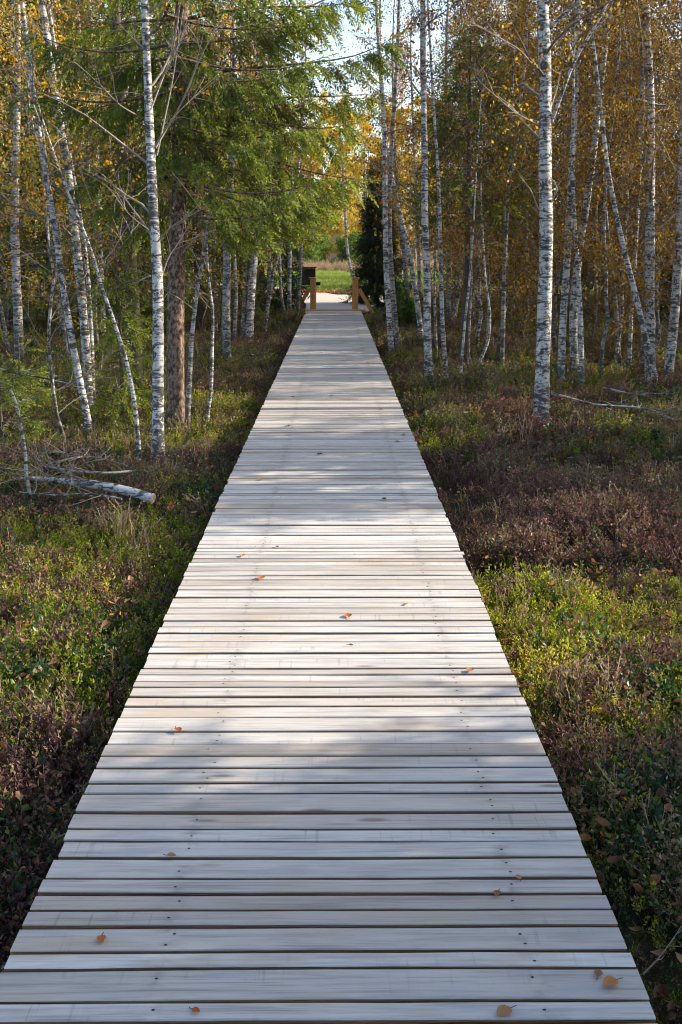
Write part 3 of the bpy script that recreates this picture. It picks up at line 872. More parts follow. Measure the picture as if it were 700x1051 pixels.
def spruce_limbs(Hh, z0, Lmax, r, step=.38, per=5, sag=.28, lift=.25, pw=.85, lean=(0, 0)):
    limbs = []; z = z0
    while z < Hh - .25:
        L0 = Lmax * max(.05, 1 - z / Hh) ** pw
        a0 = r.random() * 6.28
        for k in range(per):
            a = a0 + k * 2 * PI / per + r.normal() * .25
            L = L0 * r.uniform(.65, 1.12)
            d = np.array([math.cos(a), math.sin(a), r.uniform(-.05, .2) + .35 * (z / Hh)])
            limbs.append((spruce_limb(np.array([lean[0] * z, lean[1] * z, z + r.normal() * .08]), d, L, r, sag, lift), L))
        z += step * r.uniform(.8, 1.2) * (1 - .4 * z / Hh)
    return limbs


# the big old spruce left of the boardwalk, its limbs reaching over the path
r = np.random.default_rng(500)
foot, P, R, t0 = px_trunk([(180, 437), (180, 330), (182, 240), (184, 150), (186, 60), (187, 0)], 19, 14.5, 17, nseg=60)
root = empty('spruce_tree', foot, 'big old spruce with scaly brown trunk and limbs hanging over the boardwalk', 'spruce')
trunk_mesh(P, R, r, 16).build('trunk', [M['spruce_bark']], root, (0,), foot)
limbs = []
spec = [  # pixel paths of the limbs seen against the sky and over the path, with depth offset at the tip
    ([(186, 45), (250, 40), (300, 15), (345, -6), (380, -20)], .4), ([(186, 20), (240, 10), (290, 6), (340, 8), (366, 0)], -.3),
    ([(185, 78), (240, 72), (300, 66), (345, 62), (378, 56), (398, 42)], .1), ([(186, 110), (240, 104), (300, 99), (350, 99), (385, 96)], .5),
    ([(184, 140), (240, 150), (300, 172), (340, 182), (366, 184)], -.3), ([(185, 165), (230, 168), (280, 190), (320, 200), (342, 198)], .3),
    ([(184, 125), (235, 122), (290, 128), (330, 134), (356, 128)], -.6), ([(184, 190), (220, 196), (262, 214), (300, 222), (318, 218)], -.2),
    ([(184, 100), (150, 98), (110, 108), (76, 118)], .3), ([(184, 60), (140, 62), (100, 72)], -.3), ([(184, 150), (140, 160), (104, 178), (84, 190)], .6),
    ([(183, 180), (148, 190), (118, 206), (102, 214)], -.3), ([(184, 20), (130, 22), (84, 34)], .4), ([(184, 210), (214, 218), (244, 236), (262, 240)], .3),
    ([(183, 215), (160, 224), (136, 240)], .5),
    ([(186, 18), (196, 30), (208, 58)], -.55), ([(186, 62), (192, 82), (200, 112)], -.6), ([(185, 100), (178, 120), (174, 150)], -.45), ([(185, 128), (198, 146), (212, 172)], -.6), ([(186, 40), (178, 60), (172, 92)], -.5)]
for pts, dz in spec:
    n_ = len(pts); B = [at_depth(x, y, t0 + dz * i_ / (n_ - 1) * 1.6) for i_, (x, y) in enumerate(pts)]
    B, s = resample(B, 12); limbs.append((B - foot, float(s[-1])))
for lb in spruce_limbs(17, 2.5, 2.4, r, .42, 4, .3, .25): limbs.append(lb)
bx_, by_ = P[:, 0] - foot[0], P[:, 1] - foot[1]
L2 = []
for (B, L) in limbs[len(spec):]:
    dv = B[-1] - B[0]
    if (B[0, 2] < 2.9 and (dv[0] < -.3 * L or dv[1] < -.5 * L)) or (B[0, 2] < 6 and ((dv[0] < -.45 * L and dv[1] < .2 * L) or (dv[1] < -.15 * L and dv[0] < .45 * L))): continue
    z = B[0, 2]; B = B.copy(); B[:, 0] += np.interp(z, P[:, 2] - foot[2], bx_); L2.append((B, L))
limbs = limbs[:len(spec)] + L2
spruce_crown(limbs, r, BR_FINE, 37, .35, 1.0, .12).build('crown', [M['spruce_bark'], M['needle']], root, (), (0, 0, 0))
# dead lower limbs
for (pts, w) in [([(184, 262), (196, 250), (212, 232), (240, 222)], 2.2), ([(182, 352), (172, 353), (164, 352)], 1.8), ([(186, 290), (200, 296), (214, 310)], 1.6), ([(178, 300), (160, 290), (140, 286)], 1.6)]:
    B = [at_depth(x, y, t0 - .05 * i_) for i_, (x, y) in enumerate(pts)]; B, _ = resample(B, 10)
    m = MB(); V, Q_ = tube(B, np.linspace(w, .8, 10) / 2 * t0 / F, 5); m.add(V, Q_); m.build('branch', [M['pale_twig']], root, (0,), foot)


def small_spruce(name, label, px, py, Hh, Lmax, seed, z0=.15, mat='needle', protos=None, nbl=26, blen=.3, per=5, step=.3, hang=.7, tint=0., group=None, dd=0., hang_z=None):
    r = np.random.default_rng(seed)
    g, t = ground(px, py, .05)
    if dd: g = at_depth(px, py, t + dd)
    foot = np.array([g[0], g[1], float(H(g[0], g[1])) - .05])
    root = empty(name, foot, label, 'spruce', group)
    Pz = np.linspace(0, Hh, 14); P = np.stack([.02 * np.sin(Pz), .02 * np.cos(Pz * 1.3), Pz], -1)
    trunk_mesh(P, np.linspace(.012 * Hh + .01, .006, 14), r, 8).build('trunk', [M['dark_bark']], root, (0,))
    spruce_crown(spruce_limbs(Hh, z0, Lmax, r, step, per), r, protos or BR_MID, nbl, blen, hang, tint, twig_r=.006).build('crown', [M['dark_bark'], M[mat]], root)
    return root


small_spruce('spruce_sapling', 'bushy sunlit young spruce between the left trio and the thickest left birch', 126, 428, 2.0, .62, 601, tint=.22, hang=1.1)
small_spruce('spruce_sapling', 'low dark green spruce at the left edge above the fallen log', 2, 462, 1.25, .62, 602, tint=.1, nbl=40, blen=.22, step=.2, hang=.4)
small_spruce('spruce_sapling', 'low bright green spruce sapling behind the dead crooked stick', 22, 420, .95, .5, 603, tint=.3, nbl=40, blen=.22, step=.2, hang=.3)
small_spruce('spruce_tree', 'dense dark young spruce right beside the right timber post', 387, 317, 4.6, 1.0, 604, mat='needle_dark', nbl=40, blen=.4, per=7, step=.24, dd=2.6)
small_spruce('spruce_tree', 'olive green spruce with high crown showing left of the lone thick birch', 476, 358, 5.4, 2.2, 606, z0=2.5, mat='needle', nbl=18, blen=.4, hang=.6, tint=-.12, dd=-2.5)
small_spruce('spruce_tree', 'shaded spruce behind the left row of birches near the dark board', 268, 318, 8, 1.7, 607, mat='needle_dark', nbl=12, blen=.5, protos=BR_COARSE, tint=.25)
small_spruce('spruce_tree', 'tall green spruce between left trio and mossy knoll', 84, 340, 9, 1.3, 608, mat='needle', nbl=12, blen=.5, protos=BR_MID, z0=1.6, tint=-.1)
small_spruce('spruce_tree', 'browning spruce filling the gap behind the thickest left birch', 138, 396, 9, 1.4, 610, mat='needle', nbl=11, blen=.4, protos=BR_MID, z0=1.5, tint=-.34, per=4)
small_spruce('spruce_tree', 'green spruce deep behind the crooked saplings left of path', 205, 345, 9, 1.8, 609, mat='needle', nbl=14, blen=.5, protos=BR_MID, z0=.8, tint=-.1)


# --- background trees copied from a few of a kind
def copy_tree(o):
    c = o.copy(); col.objects.link(c)
    for ch in list(o.children):
        d = ch.copy(); col.objects.link(d); d.parent = c
    return c


def bg_birch(seed, leaf, Hh, nb, L, nl, z0, bk, tm=.5, w=.05, ls=.06):
    r = np.random.default_rng(seed)
    n = 24; z = np.linspace(0, Hh, n)
    P = np.stack([np.cumsum(r.normal(size=n)) * .035, np.cumsum(r.normal(size=n)) * .035, z], -1)
    P[:, :2] -= P[0, :2]
    R = w * (1 - z / Hh * .9) * (1 + .3 * np.exp(-z / .15))
    root = empty('bush' if Hh < 4 else 'sapling' if Hh < 7.5 and w < .03 else 'birch_tree', (0, 0, 0))
    trunk_mesh(P, R, r, 8).build('trunk', [M[bk]], root, (0,))
    birch_crown(P, R, r, z0, nb, L, nl, leafsize=ls, tm=tm).build('crown', [M['twig'], M[leaf]], root, (0,))
    return root


def bg_spruce(seed, Hh, Lmax, mat, z0=.6, tint=0.):
    r = np.random.default_rng(seed)
    root = empty('spruce_tree', (0, 0, 0))
    z = np.linspace(0, Hh, 12); P = np.stack([0 * z, 0 * z, z], -1)
    trunk_mesh(P, .012 * (Hh - z) + .01, r, 8).build('trunk', [M['dark_bark']], root, (0,))
    spruce_crown(spruce_limbs(Hh, z0, Lmax, r, .45, 6), r, BR_COARSE, 8, .6, .8, tint).build('crown', [M['dark_bark'], M[mat]], root)
    return root


protoA = {
    'rb': [bg_birch(700 + k, ('leaf_brown', 'leaf_ochre', 'leaf_brown', 'leaf_ochre')[k], 7 + .7 * k, 36, 1.7, 8000, .7, 'birch_grey' if k % 2 else 'birch', .42, .03 + .005 * k, ls=.046) for k in range(4)],
    'lb': [bg_birch(720 + k, ('leaf_gold', 'leaf_orange', 'leaf_ochre', 'leaf_gold')[k], 9 + k, 32, 1.6, 4800, .7, 'birch' if k % 2 else 'birch_grey', .55, .034 + .006 * k) for k in range(4)],
    'bare': [bg_birch(790 + k, 'leaf_brown', 4.5 + k, 34, 1.3, 90, .4, 'birch_grey', .5, .018 + .003 * k) for k in range(3)],
    'bush': [bg_birch(780 + k, 'leaf_green', 2.3 + .4 * k, 30, 1.5, 2600, .15, 'dark_bark', .72, .04, ls=.13) for k in range(2)],
    'gold': [bg_birch(740 + k, 'leaf_gold', 11 + k, 34, 2.6, 8000, .8, 'birch', .78, .09, ls=.17) for k in range(2)],
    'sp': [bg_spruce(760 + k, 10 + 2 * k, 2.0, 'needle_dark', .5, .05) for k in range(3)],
    'spl': [bg_spruce(770 + k, 10 + 2 * k, 2.0, 'needle', .8, 0) for k in range(2)],
}
used = set()


def place(kind, x, y, label, cat, group, s=1.0, r=None):
    lst = protoA[kind]; k = int(r.integers(0, len(lst))); src = lst[k]
    if (kind, k) not in used: used.add((kind, k)); o = src
    else: o = copy_tree(src)
    o.location = (x, y, float(H(x, y)) - .05)
    o.rotation_euler = (r.normal() * .03, r.normal() * .03, r.random() * 6.28)
    o.scale = (s, s, s * r.uniform(.9, 1.1))
    tag(o, label, cat, group)
    return o


def strew(kind, n, x0, x1, y0, y1, dmin, label, cat, group, seed, taken, ok=None, s=(.85, 1.15)):
    r = np.random.default_rng(seed); c = 0; tries = 0
    while c < n and tries < 6000:
        tries += 1
        x = r.uniform(x0, x1); y = r.uniform(y0, y1)
        if ok and not ok(x, y): continue
        if any((x - a) ** 2 + (y - b) ** 2 < dmin ** 2 for a, b in taken): continue
        taken.append((x, y)); place(kind, x, y, label, cat, group, r.uniform(*s), r); c += 1


taken = []
inview_r = lambda x, y: x < .36 * y + 2.5 and x > max(2.2, .055 * y + 1.0) and not (35.5 + .21 * x < y < 46 + .21 * x)
inview_l = lambda x, y: x > -.36 * y - 2.5 and x < -max(2.2, .05 * y + 1.0) and not (38 < y < 56 and x > -9)
strew('rb', 60, 2, 17, 15.5, 42, 1.05, 'thin brown leaved birch in the dim depth of the right wood', 'birch', 'dim birches deep in the right wood', 801, taken, inview_r)
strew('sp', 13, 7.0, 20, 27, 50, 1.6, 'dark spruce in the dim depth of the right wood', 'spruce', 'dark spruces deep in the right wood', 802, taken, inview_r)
strew('bare', 16, -9, -1.6, 10.5, 24, .9, 'thin nearly leafless sapling in the left thicket', 'sapling', 'bare saplings in the left thicket', 808, taken, inview_l, (.7, 1.0))
strew('bare', 12, 1.6, 9, 13.5, 24, .9, 'thin nearly leafless sapling among the right wood', 'sapling', 'bare saplings in the right wood', 809, taken, lambda x, y: x > 1.6 + .03 * y and x < .36 * y + 1, (.6, .9))
strew('lb', 34, -18, -2, 16, 42, 1.2, 'golden leaved birch deep in the sunlit left wood', 'birch', 'birches deep in the left wood', 803, taken, inview_l)
strew('spl', 11, -18, -4, 20, 48, 1.9, 'green spruce deep in the sunlit left wood', 'spruce', 'spruces deep in the left wood', 804, taken, inview_l)
rg = np.random.default_rng(33)
for xx in np.arange(-7, 11, 1.25):
    yy = rg.uniform(92, 106); taken.append((xx, yy))
    place('gold', xx, yy, 'golden tree at the far edge of the bright meadow', 'tree', 'golden trees beyond the meadow', rg.uniform(1.05, 1.25), rg)
strew('bush', 9, -9, 9, 84, 91, 1.9, 'green bush on the bank at the back of the meadow', 'bush', 'bushes at the back of the meadow', 810, taken)
strew('gold', 16, -26, 26, 92, 112, 2.6, 'golden tree at the far edge of the bright meadow', 'tree', 'golden trees beyond the meadow', 805, taken, None, (.85, 1.05))
strew('sp', 22, -34, 34, 52, 75, 2.6, 'dark spruce standing at the side of the far meadow', 'spruce', 'spruces beside the far meadow', 806, taken, lambda x, y: abs(x - .5) > .12 * y and abs(x) < .4 * y + 2)
# trees that frame the far opening
r = np.random.default_rng(9)
for kind, x, y, lab, cat, s in [
        ('gold', -3.3, 45, 'golden tree left of the bright meadow opening', 'tree', .55), ('gold', 2.6, 52, 'golden tree right of the bright meadow opening', 'tree', .6),
        ('lb', -2.1, 35.5, 'birch arching over the path just past the dark board', 'birch', .9), ('lb', 2.5, 47, 'birch with golden crown closing over the far path from the right', 'birch', .95), ('lb', -2.9, 48.5, 'birch with golden crown closing over the far path from the left', 'birch', 1.0),
        ('lb', 3.4, 56, 'taller birch behind the right side of the far path', 'birch', 1.15)]:
    place(kind, x, y, lab, cat, None, s, r)
make_tree('birch_tree', 'pale curved birch trunk at the right of the bright meadow opening', 'birch', [(371, 298), (362, 285), (357, 262), (355, 235), (353, 190)], 3.4, 2.4, 8, cr(2.5, 14, 1.2, 1500, leafsize=.07, tm=.7), leaf='leaf_gold', seed=120, nt=8)
make_tree('birch_tree', 'pale straight trunk just right of the curved birch at the meadow', 'birch', [(376, 299), (375, 280), (374, 255), (374, 200)], 3.6, 2.6, 8, cr(2.5, 12, 1.2, 1300, leafsize=.07, tm=.6), leaf='leaf_gold', seed=121, nt=8)

# unseen trees added right of the camera to shade the boardwalk and wood
r = np.random.default_rng(12)
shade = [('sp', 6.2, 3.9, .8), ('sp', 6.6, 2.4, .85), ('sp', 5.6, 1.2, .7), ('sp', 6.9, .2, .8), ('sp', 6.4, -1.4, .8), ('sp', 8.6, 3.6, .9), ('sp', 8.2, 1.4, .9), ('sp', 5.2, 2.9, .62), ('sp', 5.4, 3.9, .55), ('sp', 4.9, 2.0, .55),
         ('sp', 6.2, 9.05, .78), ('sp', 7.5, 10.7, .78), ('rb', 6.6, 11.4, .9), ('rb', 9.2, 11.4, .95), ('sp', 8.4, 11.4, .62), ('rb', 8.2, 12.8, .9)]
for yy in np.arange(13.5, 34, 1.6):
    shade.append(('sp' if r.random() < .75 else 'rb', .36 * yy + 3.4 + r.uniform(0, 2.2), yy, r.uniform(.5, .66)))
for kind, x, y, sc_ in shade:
    place(kind, x, y, 'unseen tree added right of the view to shade the boardwalk and wood', 'tree', 'added shade trees right of the view', sc_, r)

# ------------------------------------------------------------------ fallen wood
def stick(name, label, cat, pts, w0, w1, mat, side=0, seed=0, up=.1, nz=8, lift=None, sl=1.0, smat='pale_twig'):
    r = np.random.default_rng(seed)
    P = []
    for i_, (x, y) in enumerate(pts):
        g, t = ground(x, y, up if lift is None else lift[i_]); P.append(g)
    P, s = resample(P, 18)
    c = P[0].copy()
    mb = MB(); R = np.linspace(w0, w1, 18) / 2
    V, Q_ = tube(P, R, nz, .1, r); mb.add(V, Q_, 0, .0)
    mb.add(V, np.concatenate([cap_disc(V, nz, 0)[:, ::-1], cap_disc(V, nz, 1)]), 1, .15)
    for q in range(side):
        k = r.integers(3, 17); d = r.normal(size=3); d[2] = abs(d[2]) * .6 + .1; d += (P[k] - P[k - 1]) / np.linalg.norm(P[k] - P[k - 1])
        d[2] *= .6; S = twig_path(P[k], d, r.uniform(.1, .5) * sl, r, 5, .4); V, Q_ = tube(S, np.linspace(.0045, .0012, 5) * min(1, sl + .2), 4); mb.add(V, Q_, 1, .1)
    o = mb.build(name, [M[mat], M[smat]], None, (0,), c); o.location = c
    return tag(o, label, cat)


stick('fallen_log', 'white birch log lying in the heath left of the boardwalk', 'log', [(157, 512), (130, 503), (95, 497), (48, 492), (20, 490)], .08, .034, 'birch', 3, 1, .14, 10)
stick('fallen_branch', 'pale bent fallen branch lying right of the lone thick birch', 'branch', [(566, 404), (585, 408), (605, 416), (640, 417), (668, 420), (692, 431)], .036, .014, 'birch_grey', 10, 2, .2)
stick('fallen_branch', 'thin grey fallen branch above the white birch log', 'branch', [(140, 483), (110, 486), (80, 484), (40, 478)], .022, .008, 'birch_grey', 10, 3, .2, smat='twig')
stick('fallen_branch', 'thin pale branch jutting in at the left edge above the dead stick', 'branch', [(-6, 378), (20, 383), (45, 388), (72, 394)], .04, .012, 'birch', 8, 4, .5, lift=[.7, .6, .5, .4])
stick('fallen_branch', 'thin grey branch lying under the right end of the white log', 'branch', [(125, 512), (90, 506), (60, 509), (20, 505)], .018, .008, 'birch_grey', 10, 5, .16, smat='twig')
stick('fallen_branch', 'tangled grey dead branch between white log and left edge', 'branch', [(75, 470), (50, 476), (25, 488), (-5, 498)], .018, .006, 'twig', 26, 6, .18, smat='twig')
stick('fallen_branch', 'dark thin branch lying behind the bent pale branch', 'branch', [(620, 398), (650, 405), (690, 404)], .03, .012, 'birch_grey', 12, 7, .2)
stick('fallen_branch', 'thin brown branch lying beside the near right edge of planks', 'branch', [(660, 1000), (675, 985), (690, 965), (700, 950)], .006, .003, 'twig', 3, 8, .13, sl=.2)
stick('fallen_branch', 'brown brushy branch piled over the thin end of the white log', 'branch', [(85, 492), (60, 482), (30, 470), (0, 462)], .016, .005, 'twig', 26, 9, .22, smat='twig')
stick('fallen_branch', 'brown brushy branch lying between the birch feet and the white log', 'branch', [(130, 478), (105, 470), (70, 466), (45, 458)], .014, .005, 'twig', 26, 10, .2, smat='pale_twig', sl=.8)
stick('fallen_branch', 'low twiggy branch on the heath right of the bent pale branch', 'branch', [(625, 412), (655, 418), (700, 424)], .016, .006, 'twig', 22, 11, .2, smat='twig')
# the dead crooked stick standing at the left
g, t = ground(31, 508, .05)
B = [at_depth(x, y, t) for x, y in [(31, 508), (26, 488), (27, 470), (22, 440), (18, 415), (11, 400)]]; B, _ = resample(B, 16)
m = MB(); rr = np.random.default_rng(4); V, Q_ = tube(B, np.linspace(.017, .009, 16), 7, .25, rr); m.add(V, Q_, 0, .2)
for q in range(4):
    S = twig_path(B[rr.integers(4, 15)], rr.normal(size=3) + np.array([0, 0, .5]), .25, rr, 4, .3); V, Q_ = tube(S, np.linspace(.006, .002, 4), 4); m.add(V, Q_, 0, .2)
o = m.build('dead_sapling', [M['birch_grey']], None, (0,), B[0]); o.location = B[0]
tag(o, 'dead crooked leafless stick standing in front of the white log\'s left end', 'dead sapling')

# ------------------------------------------------------------------ fallen leaves on the deck
def deck_leaf(px, py, size, t, label, seed, up=.3):
    r = np.random.default_rng(seed)
    d = ray(px, py); tt = (.006 - HC) / d[2]; p = CAMP + d * tt
    n = 7; u = np.linspace(0, 1, n); wd = np.sin(u ** .8 * PI) ** .8 * .36; wd[0] = .02; wd[-1] = .01
    V = []
    for k in range(n):
        for s_ in (-1, 0, 1):
            V.append(((u[k] - .5), s_ * wd[k], up * (abs(s_) * wd[k] * 1.5 + 1.0 * (u[k] - .45) ** 2) + r.normal() * .012))
    size *= .85; V = np.array(V) * size; V[:, 2] -= V[:, 2].min()
    Qs = []
    for k in range(n - 1):
        for c in range(2): Qs.append([k * 3 + c, k * 3 + c + 1, k * 3 + 4 + c, k * 3 + 3 + c])
    m = MB(); m.add(V, Qs, 0, t)
    V2, Q2 = tube(np.array([[-.5, 0, .02], [-.68, .03, .03], [-.85, .1, .05]]) * size, [.0012] * 3, 4); m.add(V2, Q2, 0, .2)
    o = m.build('fallen_leaf', [M['litter']], None, (0,))
    o.location = (p[0], p[1], .0045); o.rotation_euler = (0, 0, r.random() * 6.28)
    tag(o, label, 'leaf', 'fallen leaves on the boardwalk')


leaves = [
    (517, 1039, .055, .75, 'largest tan leaf lying on the nearest plank'), (626, 1009, .055, .93, 'curled orange leaf near the right end of the second nearest plank'),
    (614, 999, .035, .5, 'small brown leaf beside the curled orange leaf'), (104, 964, .040, .97, 'red brown leaf near the left ends of the near planks'),
    (201, 1037, .028, 1.0, 'tiny red leaf on the nearest plank'), (176, 878, .035, .8, 'tan leaf caught at a plank gap, left of the deck'),
    (510, 917, .034, .45, 'brown leaf caught in a gap near the right nail row'), (532, 900, .028, .9, 'orange leaf lying just above the brown leaf in the gap'),
    (183, 749, .045, .98, 'red leaf close to the left edge of shaded planks'), (357, 632, .06, .99, 'bright orange leaf in the middle of the sunlit planks'),
    (268, 593, .07, .96, 'upright orange leaf at the left of the sunlit planks'), (482, 688, .05, .7, 'tan leaf near the right end of sunlit planks'),
    (360, 662, .03, .2, 'small dark leaf below the bright orange leaf'), (416, 620, .035, .6, 'small pale leaf right of the bright orange leaf'),
    (249, 570, .05, .85, 'orange leaf at the left where sunlight starts'), (284, 561, .04, .5, 'small brown leaf at the top of the sunlit band')]
for k, a in enumerate(leaves): deck_leaf(*a, 900 + k)
for k, (px, py) in enumerate([(394, 512), (204, 512), (268, 492), (328, 466), (301, 407), (340, 406), (391, 420), (361, 388), (414, 446), (408, 453), (296, 437), (330, 362), (312, 340), (352, 352), (378, 372), (368, 338)]):
    deck_leaf(px, py, .06, (.2, .5, .8)[k % 3], 'small dark speck of a leaf on the shaded far planks', 940 + k)

# ------------------------------------------------------------------ ground cover
def proto_heather(seed):
    r = np.random.default_rng(seed); p_ = Proto()
    for s_ in range(7):
        a = r.random() * 6.28; sp = r.uniform(.1, .75)
        d = np.array([math.cos(a) * sp, math.sin(a) * sp, 1.0]); d /= np.linalg.norm(d); L = r.uniform(.55, 1.1)
        b0 = np.array([r.normal() * .08, r.normal() * .08, -.05]); mid = b0 + d * L * .55; d2 = d + r.normal(size=3) * .25; end = mid + d2 / np.linalg.norm(d2) * L * .45
        tt = r.uniform(.2, .9)
        p_.stem(b0, mid, .022, 0, tt, r); p_.stem(mid, end, .016, 0, tt, r)
        for q in range(11):
            u = r.uniform(.3, 1.0); pt = b0 + (mid - b0) * u / .55 if u < .55 else mid + (end - mid) * (u - .55) / .45
            dd = d + r.normal(size=3) * .9
            p_.leaf(pt, dd, r.uniform(.08, .15), .055, 1, np.clip(.4 + r.normal() * .2, 0, 1), r)
    return p_.get()


def proto_berry(seed):
    r = np.random.default_rng(seed); p_ = Proto()
    for s_ in range(4):
        a = r.random() * 6.28; sp = r.uniform(.1, .7); d = np.array([math.cos(a) * sp, math.sin(a) * sp, 1.0]); d /= np.linalg.norm(d); L = r.uniform(.5, 1.0)
        b0 = np.array([r.normal() * .08, r.normal() * .08, -.05]); end = b0 + d * L
        p_.stem(b0, end, .02, 0, .5, r)
        for q in range(9):
            u = .25 + .75 * q / 8; dd = d * .4 + r.normal(size=3) * .7; dd[2] += .1
            p_.leaf(b0 + d * L * u, dd, r.uniform(.13, .2), .11, 1, np.clip(.4 + r.normal() * .2, 0, 1), r, .12)
    return p_.get()


def proto_tuft(seed, n, spread, w, seedhead=False):
    r = np.random.default_rng(seed); p_ = Proto()
    for s_ in range(n):
        a = r.random() * 6.28; sp = r.uniform(.05, spread); d = np.array([math.cos(a) * sp, math.sin(a) * sp, 1.0]); d /= np.linalg.norm(d); L = r.uniform(.5, 1.1)
        b0 = np.array([r.normal() * .12, r.normal() * .12, -.05]); mid = b0 + d * L * .6; d2 = d + np.array([math.cos(a), math.sin(a), -.4]) * r.uniform(.1, .6)
        end = mid + d2 / np.linalg.norm(d2) * L * .4; t = np.clip(.45 + r.normal() * .2, 0, 1)
        p_.stem(b0, mid, w, 0, t * .8, r); p_.stem(mid, end, w * .7, 0, t, r)
        if seedhead:
            for q in range(5): p_.leaf(mid + (end - mid) * (q / 5), d + r.normal(size=3) * .6, .07, .035, 0, min(1, t + .2), r)
    return p_.get()


HEA = [proto_heather(1100 + k) for k in range(6)]
BER = [proto_berry(1120 + k) for k in range(5)]
MOS = [proto_tuft(1140 + k, 16, .8, .05) for k in range(5)]
DRY = [proto_tuft(1160 + k, 8, .5, .03, True) for k in range(5)]


def field(n, dmin, dmax, power, r, half=.42):
    """Random ground points, denser near the viewpoint's end of the path (there is nothing to see of the fine plants far off)."""
    u = r.random(n); a = 2 - power
    d = (dmin ** a + u * (dmax ** a - dmin ** a)) ** (1 / a) if abs(a) > 1e-3 else dmin * (dmax / dmin) ** u
    x = r.uniform(-1, 1, n) * (d * half + 1.2)
    keep = ~((x > DX0 - .05) & (x < DX1 + .05) & (d < DECK_END + .6))
    keep &= ~((d > 30) & (d < 41) & (x > -1.6) & (x < 2.6)) & ~((d > 38) & (d < 53) & (x > -8) & (x < 0))
    keep &= ~((d > 43.5) & (np.abs(x) < 10))
    return x[keep], d[keep]


def cover(name, protos, mats, n, hmin, hmax, prob, r, power=1.5, dmin=1.2, dmax=44, tint=None, tilt=.2, grow=.025, sink=.0):
    x, y = field(n, dmin, dmax, power, r)
    k = r.random(len(x)) < prob(x, y); x = x[k]; y = y[k]
    z = H(x, y) - sink
    s = r.uniform(hmin, hmax, len(x)) * (1 + grow * np.maximum(0, y - 6))
    s *= .35 + 1.35 * fnoise(x * 1.1 + 61, y * 1.1 + 19)
    # plants close to the planks stay low
    s *= np.where((np.abs(x - DXC) < .95), .75, 1)
    mb = MB()
    scatter(mb, protos, np.stack([x, y, z], -1), upright(r, len(x), tilt), s, r, (tint(x, y, r) if tint else r.normal(size=len(x)) * .12))
    o = mb.build(name, mats)
    return tag(o, kind='stuff')


# where the green moss and where the brown heather grows
nz1 = lambda x, y: fnoise(x * .9 + 9, y * .9 + 3)
nz2 = lambda x, y: fnoise(x * 1.9 + 51, y * 1.9 + 23)
nz3 = lambda x, y: fnoise(x * 1.5 + 71, y * 1.5 + 13)
def green_zone(x, y):
    g = smooth(.38, .58, nz1(x, y))
    leftg = smooth(3.5, 4.3, y) * (1 - smooth(7.0, 8.0, y)) * (x < 0)
    rightg = smooth(3.6, 4.4, y) * (1 - smooth(5.6, 6.4, y)) * (x > 0)
    far = np.where(x < 0, .42 + .5 * smooth(-4, -6, x), .16) * smooth(9.5, 12, y)
    return np.clip(.22 * g * (1 - (x > 0) * smooth(5.6, 6.6, y) * (1 - smooth(9, 10, y))) + .98 * leftg * (.6 + .4 * g) + .82 * rightg * (.5 + .5 * g) + far * (.3 + .7 * g), 0, 1)
def brown_zone(x, y):
    return np.clip((.12 + .88 * smooth(.38, .58, nz2(x, y))) * (1 - .88 * green_zone(x, y)) * (.5 + .5 * smooth(3.2, 4.0, y)), .05, 1)
def berry_zone(x, y):
    return np.clip((.12 + .75 * smooth(.46, .60, nz3(x, y))) * (1 - .85 * (x > 0) * smooth(5.5, 6.5, y) * (1 - smooth(9.5, 10.5, y))) * (1 - .8 * green_zone(x, y)) + .35 * (1 - smooth(3.3, 4.0, y)), 0, 1)


r = np.random.default_rng(77)
cover('heather', HEA, [M['stalk'], M['heather']], 50000, .10, .23, brown_zone, r,
      tint=lambda x, y, r: r.normal(size=len(x)) * .12 + (nz1(x, y) - .5) * .8 + .0 + .14 * smooth(9.5, 11, y))
cover('bilberry', BER, [M['stalk'], M['berry']], 42000, .10, .19, berry_zone, r,
      tint=lambda x, y, r: r.normal(size=len(x)) * .2 + .05)
cover('green_heath', HEA, [M['stalk'], M['moss']], 60000, .08, .17, green_zone, r, tint=lambda x, y, r: r.normal(size=len(x)) * .12 + (nz2(x, y) - .5) * .9 + .12)
cover('moss_grass', MOS, [M['moss']], 46000, .05, .11, green_zone, r, tint=lambda x, y, r: r.normal(size=len(x)) * .14 + (nz2(x, y) - .5) * .8 + .06)
cover('dry_grass', DRY, [M['dry']], 7000, .13, .25, lambda x, y: np.clip(.12 + .8 * smooth(.54, .7, fnoise(x + 31, y + 77)) + .8 * (x < -1.2) * smooth(7.8, 8.6, y) * (1 - smooth(10.5, 12, y)), 0, 1), r, power=1.2)
# fallen leaves on the ground
x, y = field(42000, 1.2, 44, 1.5, r)
k = r.random(len(x)) < .45 + .5 * smooth(.5, .65, fnoise(x * .5 + 3, y * .5 + 8)); x = x[k]; y = y[k]
mb = MB(); pos = np.stack([x, y, H(x, y) + r.uniform(.02, .13, len(x))], -1)
scatter(mb, LIT, pos, upright(r, len(x), .45), r.uniform(.022, .05, len(x)) * (1 + .02 * y), r, np.clip(r.normal(size=len(x)) * .22 + .02, -.5, .5))
tag(mb.build('leaf_litter', [M['litter']]), kind='stuff')
